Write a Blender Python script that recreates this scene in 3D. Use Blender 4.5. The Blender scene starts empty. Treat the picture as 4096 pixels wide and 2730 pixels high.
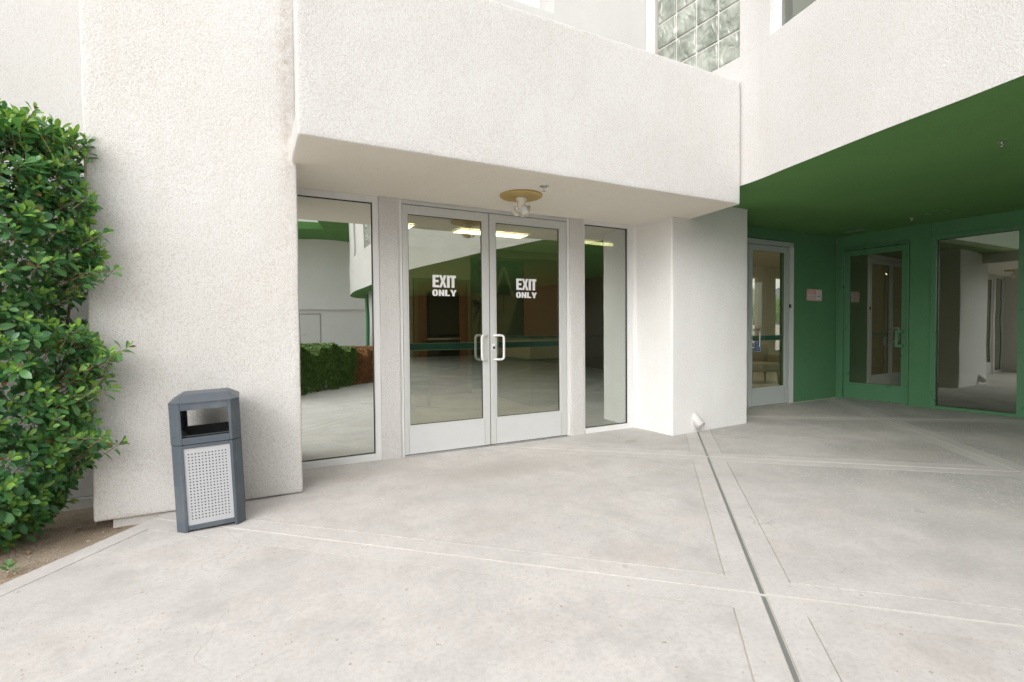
import bpy, bmesh, math, random
from math import radians as R, sin, cos, pi
from mathutils import Vector, Matrix, noise as mnoise
random.seed(11)
C = bpy.context.scene.collection
SC = bpy.context.scene

# ------------------------------------------------------------------ camera, sky, sun, exposure
cam_d = bpy.data.cameras.new('camera'); cam = bpy.data.objects.new('camera', cam_d); C.objects.link(cam)
cam_d.lens = 17.67; cam_d.sensor_width = 36.0; cam_d.clip_end = 2000; cam_d.clip_start = 0.05
AB = 0.48328                                             # heading: walls of the entrance run along world X
cam.matrix_world = (Matrix.Translation((0, 0, 1.25)) @ Matrix.Rotation(-AB, 4, 'Z')
                    @ Matrix.Rotation(R(90) - 0.02537, 4, 'X') @ Matrix.Rotation(-0.00815, 4, 'Z'))
SC.camera = cam

world = bpy.data.worlds.new('World'); SC.world = world; world.use_nodes = True
wn = world.node_tree.nodes; wl = world.node_tree.links
wn.clear()
w_out = wn.new('ShaderNodeOutputWorld'); w_bg = wn.new('ShaderNodeBackground')
w_sky = wn.new('ShaderNodeTexSky'); w_hsv = wn.new('ShaderNodeHueSaturation')
w_sky.sky_type = 'NISHITA'; w_sky.sun_disc = False
SUN_EL, SUN_AZ = R(30), R(229)                           # azimuth clockwise from +Y
w_sky.sun_elevation = SUN_EL; w_sky.sun_rotation = SUN_AZ
w_sky.air_density = 1.0; w_sky.dust_density = 8.0; w_sky.ozone_density = 1.0
w_hsv.inputs['Saturation'].default_value = 0.12          # a white overcast deck
w_bg.inputs['Strength'].default_value = 0.12
wl.new(w_sky.outputs[0], w_hsv.inputs['Color']); w_mix = wn.new('ShaderNodeMix'); w_mix.data_type = 'RGBA'      # the cloud deck: even white cloud over the clear sky
w_mix.inputs[0].default_value = 0.6; w_mix.inputs[7].default_value = (9.0, 9.05, 9.1, 1)
wl.new(w_hsv.outputs[0], w_mix.inputs[6]); wl.new(w_mix.outputs[2], w_bg.inputs[0]); wl.new(w_bg.outputs[0], w_out.inputs[0])

sun_d = bpy.data.lights.new('sun', 'SUN'); sun = bpy.data.objects.new('sun', sun_d); C.objects.link(sun)
sun_d.energy = 0.75; sun_d.angle = R(60); sun_d.color = (1.0, 0.98, 0.955)
sun_dir = Vector((sin(SUN_AZ) * cos(SUN_EL), cos(SUN_AZ) * cos(SUN_EL), sin(SUN_EL)))
sun.rotation_euler = sun_dir.to_track_quat('Z', 'Y').to_euler(); sun.location = (0, -4, 9)

SC.view_settings.view_transform = 'Standard'; SC.view_settings.look = 'None'
SC.view_settings.exposure = 0.79; SC.view_settings.gamma = 1.0; SC.view_settings.use_curve_mapping = False
SC.cycles.max_bounces = 12; SC.cycles.diffuse_bounces = 6; SC.cycles.glossy_bounces = 6
SC.cycles.transparent_max_bounces = 16; SC.cycles.transmission_bounces = 8
SC.cycles.sample_clamp_indirect = 6.0
try: SC.cycles.use_denoising = True
except Exception: pass

# ------------------------------------------------------------------ materials
def new_mat(name):
    m = bpy.data.materials.new(name); m.use_nodes = True
    n = m.node_tree.nodes; n.clear()
    o = n.new('ShaderNodeOutputMaterial'); p = n.new('ShaderNodeBsdfPrincipled')
    m.node_tree.links.new(p.outputs[0], o.inputs[0])
    return m, n, m.node_tree.links, p, o
def rgba(c): return (c[0], c[1], c[2], 1)
def coords(n, l, scale=(1, 1, 1), loc=(0, 0, 0)):
    t = n.new('ShaderNodeNewGeometry'); mp = n.new('ShaderNodeMapping')
    l.new(t.outputs['Position'], mp.inputs[0]); mp.inputs['Scale'].default_value = scale; mp.inputs['Location'].default_value = loc
    return mp.outputs[0]
def noise(n, l, vec, scale, detail=3, rough=0.55, dist=0.0):
    t = n.new('ShaderNodeTexNoise'); t.inputs['Scale'].default_value = scale; t.inputs['Detail'].default_value = detail
    t.inputs['Roughness'].default_value = rough; t.inputs['Distortion'].default_value = dist
    l.new(vec, t.inputs['Vector']); return t.outputs['Fac']
def ramp(n, l, fac, a, b, ca=(0, 0, 0), cb=(1, 1, 1)):
    r = n.new('ShaderNodeValToRGB'); e = r.color_ramp.elements
    e[0].position = a; e[1].position = b; e[0].color = rgba(ca); e[1].color = rgba(cb)
    l.new(fac, r.inputs[0]); return r.outputs[0]
def mix(n, l, fac, a, b, mode='MIX'):
    m = n.new('ShaderNodeMix'); m.data_type = 'RGBA'; m.blend_type = mode
    for s, v in ((0, fac), (6, a), (7, b)):
        if hasattr(v, 'is_output') or isinstance(v, bpy.types.NodeSocket): l.new(v, m.inputs[s])
        else: m.inputs[s].default_value = v if s == 0 else rgba(v)
    return m.outputs[2]
def mth(n, l, op, a, b=None):
    m = n.new('ShaderNodeMath'); m.operation = op
    for i, v in enumerate((a, b)):
        if v is None: continue
        if isinstance(v, bpy.types.NodeSocket): l.new(v, m.inputs[i])
        else: m.inputs[i].default_value = v
    return m.outputs[0]
def bump(n, l, p, h, strength, dist):
    b = n.new('ShaderNodeBump'); b.inputs['Strength'].default_value = strength; b.inputs['Distance'].default_value = dist
    l.new(h, b.inputs['Height']); l.new(b.outputs[0], p.inputs['Normal']); return b

def stucco(name, base, tint, grain=62.0, depth=0.006, streak=0.25, pits=0.5, speck=0.0, stain=None):
    m, n, l, p, o = new_mat(name)
    v = coords(n, l)
    big = noise(n, l, v, 0.9, 5, 0.6)
    c = mix(n, l, ramp(n, l, big, 0.38, 0.72), base, tint)
    pat = noise(n, l, coords(n, l, loc=(3.3, 1.7, 6.1)), 2.4, 5, 0.7, 0.5)      # re-coated patches
    c = mix(n, l, mth(n, l, 'MULTIPLY', ramp(n, l, pat, 0.55, 0.62), 0.5), c, tuple(x * f for x, f in zip(base, (0.965, 0.955, 0.935))))
    st = noise(n, l, coords(n, l, (3.2, 3.2, 0.22)), 1.3, 5, 0.65)           # rain streaks
    c = mix(n, l, mth(n, l, 'MULTIPLY', ramp(n, l, st, 0.52, 0.75), streak), c, tuple(x * f for x, f in zip(base, (0.84, 0.79, 0.72))))
    g1 = noise(n, l, v, grain, 4, 0.62, 0.3); g2 = noise(n, l, v, grain * 0.36, 2, 0.5); g3 = noise(n, l, coords(n, l, loc=(7, 2, 5)), grain * 1.25, 2, 0.6)
    # pit dust and fine grain shading painted into the colour, strongest where the coat is rough
    c = mix(n, l, mth(n, l, 'MULTIPLY', ramp(n, l, g3, 0.47, 0.66), mth(n, l, 'MULTIPLY', mth(n, l, 'ADD', big, 0.35), pits)), c, tuple(x * f for x, f in zip(base, (0.77, 0.73, 0.675))))
    if speck:
        vo = n.new('ShaderNodeTexVoronoi'); vo.inputs['Scale'].default_value = 26.0; l.new(v, vo.inputs['Vector'])
        sc_ = n.new('ShaderNodeSeparateColor'); l.new(vo.outputs['Color'], sc_.inputs[0])
        f = mth(n, l, 'MULTIPLY', ramp(n, l, vo.outputs['Distance'], 0.05, 0.13, (1, 1, 1), (0, 0, 0)), mth(n, l, 'GREATER_THAN', sc_.outputs[0], 0.80))
        c = mix(n, l, mth(n, l, 'MULTIPLY', f, speck), c, tuple(x * k for x, k in zip(base, (0.42, 0.36, 0.26))))
    if stain:
        sp = n.new('ShaderNodeSeparateXYZ'); l.new(v, sp.inputs[0])
        x0, w_, z0 = stain
        dx = mth(n, l, 'ABSOLUTE', mth(n, l, 'SUBTRACT', mth(n, l, 'ADD', sp.outputs[0], mth(n, l, 'MULTIPLY', noise(n, l, v, 5.0, 4, 0.7), 0.10)), x0 + 0.05))
        a = mth(n, l, 'SUBTRACT', 1.0, mth(n, l, 'MINIMUM', mth(n, l, 'DIVIDE', dx, w_), 1.0))
        zz = n.new('ShaderNodeMapRange'); l.new(sp.outputs[2], zz.inputs[0]); zz.inputs[1].default_value = z0 - 1.3; zz.inputs[2].default_value = z0
        f = mth(n, l, 'MULTIPLY', mth(n, l, 'MULTIPLY', a, zz.outputs[0]), ramp(n, l, noise(n, l, v, 16.0, 5, 0.75), 0.36, 0.70))
        c = mix(n, l, mth(n, l, 'MULTIPLY', f, 0.75), c, tuple(x * k for x, k in zip(base, (0.62, 0.52, 0.43))))
    l.new(c, p.inputs['Base Color']); p.inputs['Roughness'].default_value = 0.92
    p.inputs['Specular IOR Level'].default_value = 0.2
    h = mth(n, l, 'ADD', mth(n, l, 'MULTIPLY', ramp(n, l, g1, 0.25, 0.8), 0.7), mth(n, l, 'MULTIPLY', g2, 0.5))
    bump(n, l, p, h, 1.0, depth)
    return m
def paint(name, base, rough=0.4, dirt=0.25, spec=0.5, metal=0.0, grain=0.0, dc=(0.72, 0.67, 0.58)):
    m, n, l, p, o = new_mat(name)
    v = coords(n, l)
    d = noise(n, l, v, 5.0, 5, 0.65); d2 = noise(n, l, coords(n, l, (30, 30, 2.0)), 1.0, 3, 0.6)
    c = mix(n, l, mth(n, l, 'MULTIPLY', ramp(n, l, d, 0.5, 0.8), dirt), base, tuple(x * f for x, f in zip(base, dc)))
    c = mix(n, l, mth(n, l, 'MULTIPLY', ramp(n, l, d2, 0.55, 0.8), dirt * 0.5), c, tuple(x * 0.75 for x in base))
    l.new(c, p.inputs['Base Color']); p.inputs['Metallic'].default_value = metal
    p.inputs['Specular IOR Level'].default_value = spec
    rr = n.new('ShaderNodeMapRange'); l.new(d, rr.inputs[0]); rr.inputs[3].default_value = rough - 0.08; rr.inputs[4].default_value = rough + 0.12
    l.new(rr.outputs[0], p.inputs['Roughness'])
    if grain: bump(n, l, p, noise(n, l, v, 180, 2), 0.4, grain)
    return m
def glass(name, tint, refl, rough=0.0, wobble=0.0):
    m, n, l, p, o = new_mat(name); n.remove(p)
    tr = n.new('ShaderNodeBsdfTransparent'); gl = n.new('ShaderNodeBsdfGlossy'); mx = n.new('ShaderNodeMixShader')
    tr.inputs[0].default_value = rgba(tint); gl.inputs[0].default_value = (0.93, 0.97, 0.92, 1); gl.inputs['Roughness'].default_value = rough
    ge = n.new('ShaderNodeNewGeometry'); dt = n.new('ShaderNodeVectorMath'); dt.operation = 'DOT_PRODUCT'
    l.new(ge.outputs['Normal'], dt.inputs[0]); l.new(ge.outputs['Incoming'], dt.inputs[1])
    gz = mth(n, l, 'POWER', mth(n, l, 'SUBTRACT', 1.0, mth(n, l, 'ABSOLUTE', dt.outputs['Value'])), 5.0)
    f = mth(n, l, 'ADD', refl, mth(n, l, 'MULTIPLY', gz, 0.96 - refl))
    l.new(f, mx.inputs[0]); l.new(tr.outputs[0], mx.inputs[1]); l.new(gl.outputs[0], mx.inputs[2]); l.new(mx.outputs[0], o.inputs[0])
    if wobble:
        b = n.new('ShaderNodeBump'); b.inputs['Strength'].default_value = 0.25; b.inputs['Distance'].default_value = wobble
        l.new(noise(n, l, coords(n, l), 1.6, 1), b.inputs['Height']); l.new(b.outputs[0], gl.inputs['Normal'])
    return m
def emit(name, col, s):
    m, n, l, p, o = new_mat(name)
    p.inputs['Base Color'].default_value = rgba((0.8, 0.8, 0.78))
    p.inputs['Emission Color'].default_value = rgba(col); p.inputs['Emission Strength'].default_value = s
    return m
def concrete(name, base, tint, rust=0.35, agg_shade=1.0, dark=0.7):
    m, n, l, p, o = new_mat(name)
    v = coords(n, l)
    a = noise(n, l, v, 0.9, 8, 0.72, 0.1); b_ = noise(n, l, v, 2.6, 8, 0.76, 0.15)
    c = mix(n, l, ramp(n, l, a, 0.36, 0.64), base, tint)
    c = mix(n, l, mth(n, l, 'MULTIPLY', ramp(n, l, b_, 0.44, 0.66), dark), c, tuple(x * f for x, f in zip(tint, (0.80, 0.795, 0.79))))
    r_ = noise(n, l, coords(n, l, loc=(4.1, 9.3, 0)), 1.7, 8, 0.78)
    c = mix(n, l, mth(n, l, 'MULTIPLY', ramp(n, l, r_, 0.52, 0.74), rust), c, (base[0] * 0.97, base[1] * 0.83, base[2] * 0.73))
    lt = noise(n, l, coords(n, l, loc=(1.7, 3.9, 2)), 1.3, 8, 0.76, 0.1)                         # chalky bleached areas
    c = mix(n, l, mth(n, l, 'MULTIPLY', ramp(n, l, lt, 0.54, 0.72), 0.55), c, tuple(x * 1.12 for x in base))
    sd = noise(n, l, coords(n, l, loc=(8.7, 0.3, 4)), 42.0, 4, 0.7)                             # sand in the paste
    c = mix(n, l, mth(n, l, 'MULTIPLY', ramp(n, l, sd, 0.46, 0.70), 0.42), c, tuple(x * f for x, f in zip(tint, (0.74, 0.71, 0.68))))
    sep = n.new('ShaderNodeSeparateXYZ'); l.new(v, sep.inputs[0])
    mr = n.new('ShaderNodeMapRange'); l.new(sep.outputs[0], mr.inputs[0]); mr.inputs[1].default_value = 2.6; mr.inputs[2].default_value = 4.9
    wear = noise(n, l, v, 1.1, 5, 0.65)
    vo = n.new('ShaderNodeTexVoronoi'); vo.inputs['Scale'].default_value = 46.0; l.new(v, vo.inputs['Vector'])
    stone = ramp(n, l, vo.outputs['Distance'], 0.22, 0.36, (1, 1, 1), (0, 0, 0))
    rnd = n.new('ShaderNodeSeparateColor'); l.new(vo.outputs['Color'], rnd.inputs[0])
    if agg_shade:                                                                                  # pale stones worn free, and canopy shade painted dark, towards the covered entrance
        pick = mth(n, l, 'GREATER_THAN', rnd.outputs[0], 0.60)
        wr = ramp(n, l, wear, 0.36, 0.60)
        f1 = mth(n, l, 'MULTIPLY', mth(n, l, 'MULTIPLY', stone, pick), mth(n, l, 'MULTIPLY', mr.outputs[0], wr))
        shaded = mix(n, l, mth(n, l, 'MULTIPLY', mr.outputs[0], mth(n, l, 'ADD', mth(n, l, 'MULTIPLY', wr, 0.50 * agg_shade), 0.22)), c, tuple(x * f for x, f in zip(tint, (0.60, 0.61, 0.60))))
        c = mix(n, l, mth(n, l, 'MULTIPLY', f1, 0.85 * agg_shade), shaded, (0.74, 0.72, 0.68))
    pf = None
    for sc_, th, rad in ((17.0, 0.66, 0.15), (34.0, 0.60, 0.17)):                            # pits left by popped-out stones
        v2 = n.new('ShaderNodeTexVoronoi'); v2.inputs['Scale'].default_value = sc_; l.new(v, v2.inputs['Vector'])
        pit = ramp(n, l, v2.outputs['Distance'], rad * 0.6, rad, (1, 1, 1), (0, 0, 0))
        r2 = n.new('ShaderNodeSeparateColor'); l.new(v2.outputs['Color'], r2.inputs[0])
        pk = mth(n, l, 'MULTIPLY', mth(n, l, 'GREATER_THAN', r2.outputs[1], th), mth(n, l, 'SUBTRACT', 1.0, mth(n, l, 'MULTIPLY', mr.outputs[0], 0.8)))
        q = mth(n, l, 'MULTIPLY', mth(n, l, 'MULTIPLY', pit, pk), ramp(n, l, noise(n, l, coords(n, l, loc=(sc_, 1, 0)), 1.3, 4, 0.65), 0.44, 0.58))
        pf = q if pf is None else mth(n, l, 'MAXIMUM', pf, q)
    c = mix(n, l, mth(n, l, 'MULTIPLY', pf, 0.75), c, (base[0] * 0.60, base[1] * 0.50, base[2] * 0.42))
    # hairline cracks and a few dark drips
    wv = n.new('ShaderNodeVectorMath'); wv.operation = 'ADD'; nz = n.new('ShaderNodeTexNoise'); nz.inputs['Scale'].default_value = 3.0; l.new(v, nz.inputs['Vector']); l.new(v, wv.inputs[0])
    ms = n.new('ShaderNodeVectorMath'); ms.operation = 'SCALE'; ms.inputs['Scale'].default_value = 0.35; l.new(nz.outputs['Color'], ms.inputs[0]); l.new(ms.outputs[0], wv.inputs[1])
    ck = n.new('ShaderNodeTexVoronoi'); ck.feature = 'DISTANCE_TO_EDGE'; ck.inputs['Scale'].default_value = 0.8; l.new(wv.outputs[0], ck.inputs['Vector'])
    cf = mth(n, l, 'MULTIPLY', ramp(n, l, ck.outputs['Distance'], 0.0008, 0.0022, (1, 1, 1), (0, 0, 0)), ramp(n, l, noise(n, l, coords(n, l, loc=(2, 8, 1)), 0.9, 2), 0.55, 0.62))
    c = mix(n, l, mth(n, l, 'MULTIPLY', cf, 0.45), c, tuple(x * 0.5 for x in tint))
    gm = n.new('ShaderNodeTexVoronoi'); gm.inputs['Scale'].default_value = 2.1; l.new(wv.outputs[0], gm.inputs['Vector'])
    gr = n.new('ShaderNodeSeparateColor'); l.new(gm.outputs['Color'], gr.inputs[0])
    gf = mth(n, l, 'MULTIPLY', ramp(n, l, gm.outputs['Distance'], 0.02, 0.05, (1, 1, 1), (0, 0, 0)), mth(n, l, 'GREATER_THAN', gr.outputs[0], 0.72))
    c = mix(n, l, mth(n, l, 'MULTIPLY', gf, 0.40), c, tuple(x * 0.55 for x in tint))
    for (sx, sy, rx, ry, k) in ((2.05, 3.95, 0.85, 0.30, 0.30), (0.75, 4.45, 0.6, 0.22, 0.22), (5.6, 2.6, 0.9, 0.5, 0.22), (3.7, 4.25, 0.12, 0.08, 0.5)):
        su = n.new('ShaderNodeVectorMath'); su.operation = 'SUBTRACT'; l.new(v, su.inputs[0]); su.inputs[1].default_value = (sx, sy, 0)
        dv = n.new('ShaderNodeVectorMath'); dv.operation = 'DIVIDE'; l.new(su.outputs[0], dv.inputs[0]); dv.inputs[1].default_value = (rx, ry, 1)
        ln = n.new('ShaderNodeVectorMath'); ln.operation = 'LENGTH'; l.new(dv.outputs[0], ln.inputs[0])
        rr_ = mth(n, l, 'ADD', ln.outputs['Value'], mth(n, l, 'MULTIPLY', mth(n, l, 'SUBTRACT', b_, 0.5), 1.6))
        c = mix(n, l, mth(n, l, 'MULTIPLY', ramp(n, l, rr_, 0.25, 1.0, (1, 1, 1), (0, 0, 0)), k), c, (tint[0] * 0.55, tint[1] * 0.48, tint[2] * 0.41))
    l.new(c, p.inputs['Base Color']); p.inputs['Roughness'].default_value = 0.78; p.inputs['Specular IOR Level'].default_value = 0.3
    fine = noise(n, l, v, 110, 3, 0.6)
    h = mth(n, l, 'SUBTRACT', mth(n, l, 'MULTIPLY', fine, 0.35), mth(n, l, 'MULTIPLY', pf, 0.9))
    bump(n, l, p, h, 0.6, 0.004)
    return m
def soil_mat():
    m, n, l, p, o = new_mat('soil'); v = coords(n, l)
    a = noise(n, l, v, 3.0, 6, 0.65); b_ = noise(n, l, v, 45, 4, 0.7)
    c = mix(n, l, ramp(n, l, a, 0.35, 0.7), (0.36, 0.275, 0.20), (0.46, 0.375, 0.29))
    c = mix(n, l, ramp(n, l, b_, 0.58, 0.78), c, (0.20, 0.145, 0.10))
    l.new(c, p.inputs['Base Color']); p.inputs['Roughness'].default_value = 0.95
    bump(n, l, p, mth(n, l, 'ADD', b_, mth(n, l, 'MULTIPLY', a, 0.6)), 1.0, 0.02)
    return m
def leaf_mat(name, col, back, rough=0.34):
    m, n, l, p, o = new_mat(name)
    v = coords(n, l); t = noise(n, l, v, 9, 2)
    c = mix(n, l, ramp(n, l, t, 0.3, 0.7), tuple(x * 0.75 for x in col), tuple(x * 1.2 for x in col))
    l.new(c, p.inputs['Base Color']); p.inputs['Roughness'].default_value = rough; p.inputs['Specular IOR Level'].default_value = 0.5
    tl = n.new('ShaderNodeBsdfTranslucent'); tl.inputs[0].default_value = rgba(back); mx = n.new('ShaderNodeMixShader'); mx.inputs[0].default_value = 0.22
    l.new(p.outputs[0], mx.inputs[1]); l.new(tl.outputs[0], mx.inputs[2]); l.new(mx.outputs[0], o.inputs[0])
    return m
def wood_mat(name, a, b):
    m, n, l, p, o = new_mat(name); g = noise(n, l, coords(n, l, (14, 14, 0.9)), 2.0, 5, 0.6, 0.8)
    l.new(mix(n, l, g, a, b), p.inputs['Base Color']); p.inputs['Roughness'].default_value = 0.45
    return m
def glassblock_mat():
    m, n, l, p, o = new_mat('wavy_glass_block')
    v = coords(n, l, (1.0, 1.0, 0.75)); w = noise(n, l, v, 9.0, 1, 0.4, 1.2)
    w2 = noise(n, l, coords(n, l, loc=(2, 5, 1)), 4.0, 2, 0.5, 0.5)
    c = mix(n, l, ramp(n, l, w2, 0.35, 0.65), (0.20, 0.23, 0.185), (0.44, 0.47, 0.41))
    l.new(c, p.inputs['Base Color']); p.inputs['Roughness'].default_value = 0.05; p.inputs['Specular IOR Level'].default_value = 0.9
    p.inputs['Coat Weight'].default_value = 0.6; p.inputs['Coat Roughness'].default_value = 0.02
    b = bump(n, l, p, w, 0.8, 0.05); l.new(b.outputs[0], p.inputs['Coat Normal'])
    return m

WHITE = stucco('white_stucco', (0.655, 0.650, 0.641), (0.622, 0.612, 0.598), 90, 0.0045, 0.20, 0.85)
WHITE_A = stucco('white_stucco_stained', (0.720, 0.712, 0.700), (0.675, 0.658, 0.638), 84, 0.0048, 0.25, 0.95, 0.0, (0.285, 0.075, 2.7))
WHITE_P = stucco('whiter_stucco', (0.84, 0.836, 0.828), (0.81, 0.805, 0.795), 95, 0.0042, 0.10, 0.5)  # whiter base colour for the pillar and the courtyard building
WHITE_B = stucco('white_stucco_smooth', (0.650, 0.647, 0.640), (0.62, 0.614, 0.605), 105, 0.004, 0.15, 0.55)
SOFF = stucco('soffit_stucco', (0.85, 0.80, 0.71), (0.81, 0.755, 0.66), 110, 0.003, 0.0, 0.35, 0.8)
GREEN = stucco('green_stucco', (0.118, 0.290, 0.145), (0.100, 0.255, 0.125), 95, 0.0055, 0.35, 0.75)
GREEN_C = stucco('green_ceiling_stucco', (0.135, 0.292, 0.092), (0.116, 0.262, 0.086), 95, 0.0055, 0.0, 0.75, 0.25)
GREENP = paint('green_paint', (0.094, 0.245, 0.122), 0.28, 0.2)
WPAINT = paint('white_paint', (0.74, 0.74, 0.735), 0.38, 0.18)
GPAINT = paint('pale_grey_paint', (0.56, 0.57, 0.555), 0.38, 0.22)
KICK = paint('door_rail_paint', (0.60, 0.605, 0.605), 0.42, 0.15)
EPAINT = paint('grey_green_paint', (0.50, 0.545, 0.53), 0.38, 0.2)
DARK = paint('dark_gap', (0.015, 0.016, 0.016), 0.6, 0)
RUBBER = paint('black_gasket', (0.02, 0.022, 0.022), 0.5, 0)
CONC = concrete('concrete', (0.630, 0.600, 0.576), (0.540, 0.518, 0.500))
CONCB = concrete('concrete_band', (0.636, 0.607, 0.584), (0.563, 0.540, 0.521), 0.2, 0.35, 0.5)
MORTAR = paint('pale_joint_mortar', (0.625, 0.595, 0.57), 0.9, 0.4, 0.1, 0, 0.002)
GROOVE = paint('groove_bed', (0.60, 0.55, 0.49), 0.95, 0.5, 0.1)
CHANNEL = paint('grey_channel', (0.20, 0.215, 0.205), 0.5, 0.5, 0.4)
SOIL = soil_mat()
GLASS_W = glass('mirror_window_glass', (0.06, 0.07, 0.055), 0.76, 0.0, 0.004)
GLASS_L = glass('tinted_window_glass', (0.34, 0.38, 0.32), 0.50, 0.0, 0.003)
GLASS = glass('tinted_door_glass', (0.74, 0.77, 0.68), 0.34, 0.0, 0.0015)
BRONZE = paint('unseen_dark_bronze', (0.06, 0.05, 0.04), 0.3, 0.1)
GLASS_E = glass('clear_door_glass', (0.78, 0.79, 0.72), 0.06)
GLASS_R = glass('bronze_window_glass', (0.36, 0.38, 0.33), 0.24, 0.0, 0.003)
BLOCK = glassblock_mat()
STEEL = paint('brushed_steel', (0.62, 0.63, 0.63), 0.28, 0.1, 0.5, 1.0)
CHROME = paint('chrome', (0.7, 0.7, 0.69), 0.12, 0.1, 0.5, 1.0)
WHITEV = paint('white_vinyl', (0.83, 0.83, 0.83), 0.5, 0.0)
TEAL = paint('teal_film', (0.06, 0.25, 0.24), 0.4, 0.0)
WOOD = wood_mat('red_brown_wood', (0.21, 0.105, 0.06), (0.29, 0.155, 0.095))
WOODP = wood_mat('brown_wood_panel', (0.25, 0.165, 0.11), (0.32, 0.22, 0.15))
BEIGE = paint('beige_wall_paint', (0.62, 0.58, 0.48), 0.8, 0.05)
TILE = paint('ceiling_tile', (0.62, 0.60, 0.56), 0.9, 0.1)
FLOOR = paint('lobby_floor', (0.52, 0.48, 0.40), 0.35, 0.3)
LAMP = emit('fluorescent_panel', (1.0, 0.80, 0.50), 9.0)

# ------------------------------------------------------------------ mesh helpers
BASE = {}
# plan coordinates were paced out on a skewed sketch; T squares them up, PM does so for things on one wall line
def T(x, y): return (1.02 * x + 0.0834 * y, 1.0826 * y)
def PM(y, dz=0.0): return Matrix(((1.02, 0, 0, 0.0834 * y), (0, 1, 0, 0.0826 * y), (0, 0, 1, dz), (0, 0, 0, 1)))
def box(bm, x0, x1, y0, y1, z0, z1, M=None, bev=0.0, seg=2, mi=0):
    vs = [bm.verts.new((x, y, z)) for x in (x0, x1) for y in (y0, y1) for z in (z0, z1)]
    fs = [bm.faces.new([vs[i] for i in q]) for q in ((0, 1, 3, 2), (4, 6, 7, 5), (0, 4, 5, 1), (2, 3, 7, 6), (0, 2, 6, 4), (1, 5, 7, 3))]
    for f in fs: f.material_index = mi
    if bev:
        es = list({e for f in fs for e in f.edges})
        r = bmesh.ops.bevel(bm, geom=es, offset=bev, segments=seg, affect='EDGES', profile=0.5)
        vs = list({v for f in r['faces'] for v in f.verts} | {v for v in vs if v.is_valid})
        for f in r['faces']: f.material_index = mi
    if M is not None:
        for v in vs: v.co = M @ v.co
    return vs
def prism(bm, poly, z0, z1, bev=0.0, seg=3, mi=0, M=None):
    n = len(poly)
    def zz(z, i): return z[i] if isinstance(z, (list, tuple)) else z
    a = [bm.verts.new((p[0], p[1], zz(z0, i))) for i, p in enumerate(poly)]
    b = [bm.verts.new((p[0], p[1], zz(z1, i))) for i, p in enumerate(poly)]
    fs = [bm.faces.new(list(reversed(a))), bm.faces.new(b)]
    for i in range(n):
        j = (i + 1) % n; fs.append(bm.faces.new((a[i], a[j], b[j], b[i])))
    for f in fs: f.material_index = mi
    vs = a + b
    if bev:
        es = list({e for f in fs for e in f.edges})
        r = bmesh.ops.bevel(bm, geom=es, offset=bev, segments=seg, affect='EDGES', profile=0.5)
        vs = list({v for f in r['faces'] for v in f.verts} | {v for v in vs if v.is_valid})
    if M is not None:
        for v in vs: v.co = M @ v.co
    return vs
def tube(bm, pts, rad, seg=12, cap=True, mi=0):
    pts = [Vector(p) for p in pts]; rings = []
    up = Vector((0, 0, 1)); prev = None
    for i, p in enumerate(pts):
        d = (pts[min(i + 1, len(pts) - 1)] - pts[max(i - 1, 0)]).normalized()
        if prev is None:
            a = d.cross(up) if abs(d.z) < 0.95 else d.cross(Vector((1, 0, 0)))
        else: a = prev - d * prev.dot(d)
        a.normalize(); prev = a; b = d.cross(a)
        r = rad[i] if isinstance(rad, (list, tuple)) else rad
        rings.append([bm.verts.new(p + (a * cos(2 * pi * k / seg) + b * sin(2 * pi * k / seg)) * r) for k in range(seg)])
    for i in range(len(rings) - 1):
        for k in range(seg):
            f = bm.faces.new((rings[i][k], rings[i][(k + 1) % seg], rings[i + 1][(k + 1) % seg], rings[i + 1][k])); f.smooth = True; f.material_index = mi
    if cap:
        for q in (list(reversed(rings[0])), rings[-1]):
            f = bm.faces.new(q); f.material_index = mi
    return [v for r_ in rings for v in r_]
def lathe(bm, prof, cx, cy, seg=32, M=None, mi=0):
    rings = []
    for r, z in prof:
        rings.append([bm.verts.new((cx + r * cos(2 * pi * k / seg), cy + r * sin(2 * pi * k / seg), z)) for k in range(seg)])
    for i in range(len(rings) - 1):
        for k in range(seg):
            f = bm.faces.new((rings[i][k], rings[i][(k + 1) % seg], rings[i + 1][(k + 1) % seg], rings[i + 1][k])); f.smooth = True; f.material_index = mi
    for q in (list(reversed(rings[0])), rings[-1]):
        f = bm.faces.new(q); f.material_index = mi
    vs = [v for r_ in rings for v in r_]
    if M is not None:
        for v in vs: v.co = M @ v.co
    return vs
def fillet(pts, r, k=5):
    pts = [Vector(p) for p in pts]; out = [pts[0]]
    for i in range(1, len(pts) - 1):
        a = (pts[i - 1] - pts[i]).normalized(); b = (pts[i + 1] - pts[i]).normalized()
        p0, p1 = pts[i] + a * r, pts[i] + b * r
        for t in range(k + 1):
            s = t / k; out.append(p0 * (1 - s) ** 2 + pts[i] * 2 * s * (1 - s) + p1 * s * s)
    return out + [pts[-1]]
def obj(name, bm, mats, parent=None, smooth=False, local=False):
    bmesh.ops.recalc_face_normals(bm, faces=bm.faces[:])
    me = bpy.data.meshes.new(name)
    base = Vector((0, 0, 0)); q = parent
    if not local and parent is not None: base = BASE.get(parent.name, base)
    if base.length: bmesh.ops.translate(bm, verts=bm.verts[:], vec=-base)
    bm.to_mesh(me); bm.free()
    for m in (mats if isinstance(mats, (list, tuple)) else [mats]): me.materials.append(m)
    if smooth:
        for pl in me.polygons: pl.use_smooth = True
    o = bpy.data.objects.new(name, me); C.objects.link(o)
    if parent is not None: o.parent = parent; BASE[o.name] = base
    return o
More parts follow.
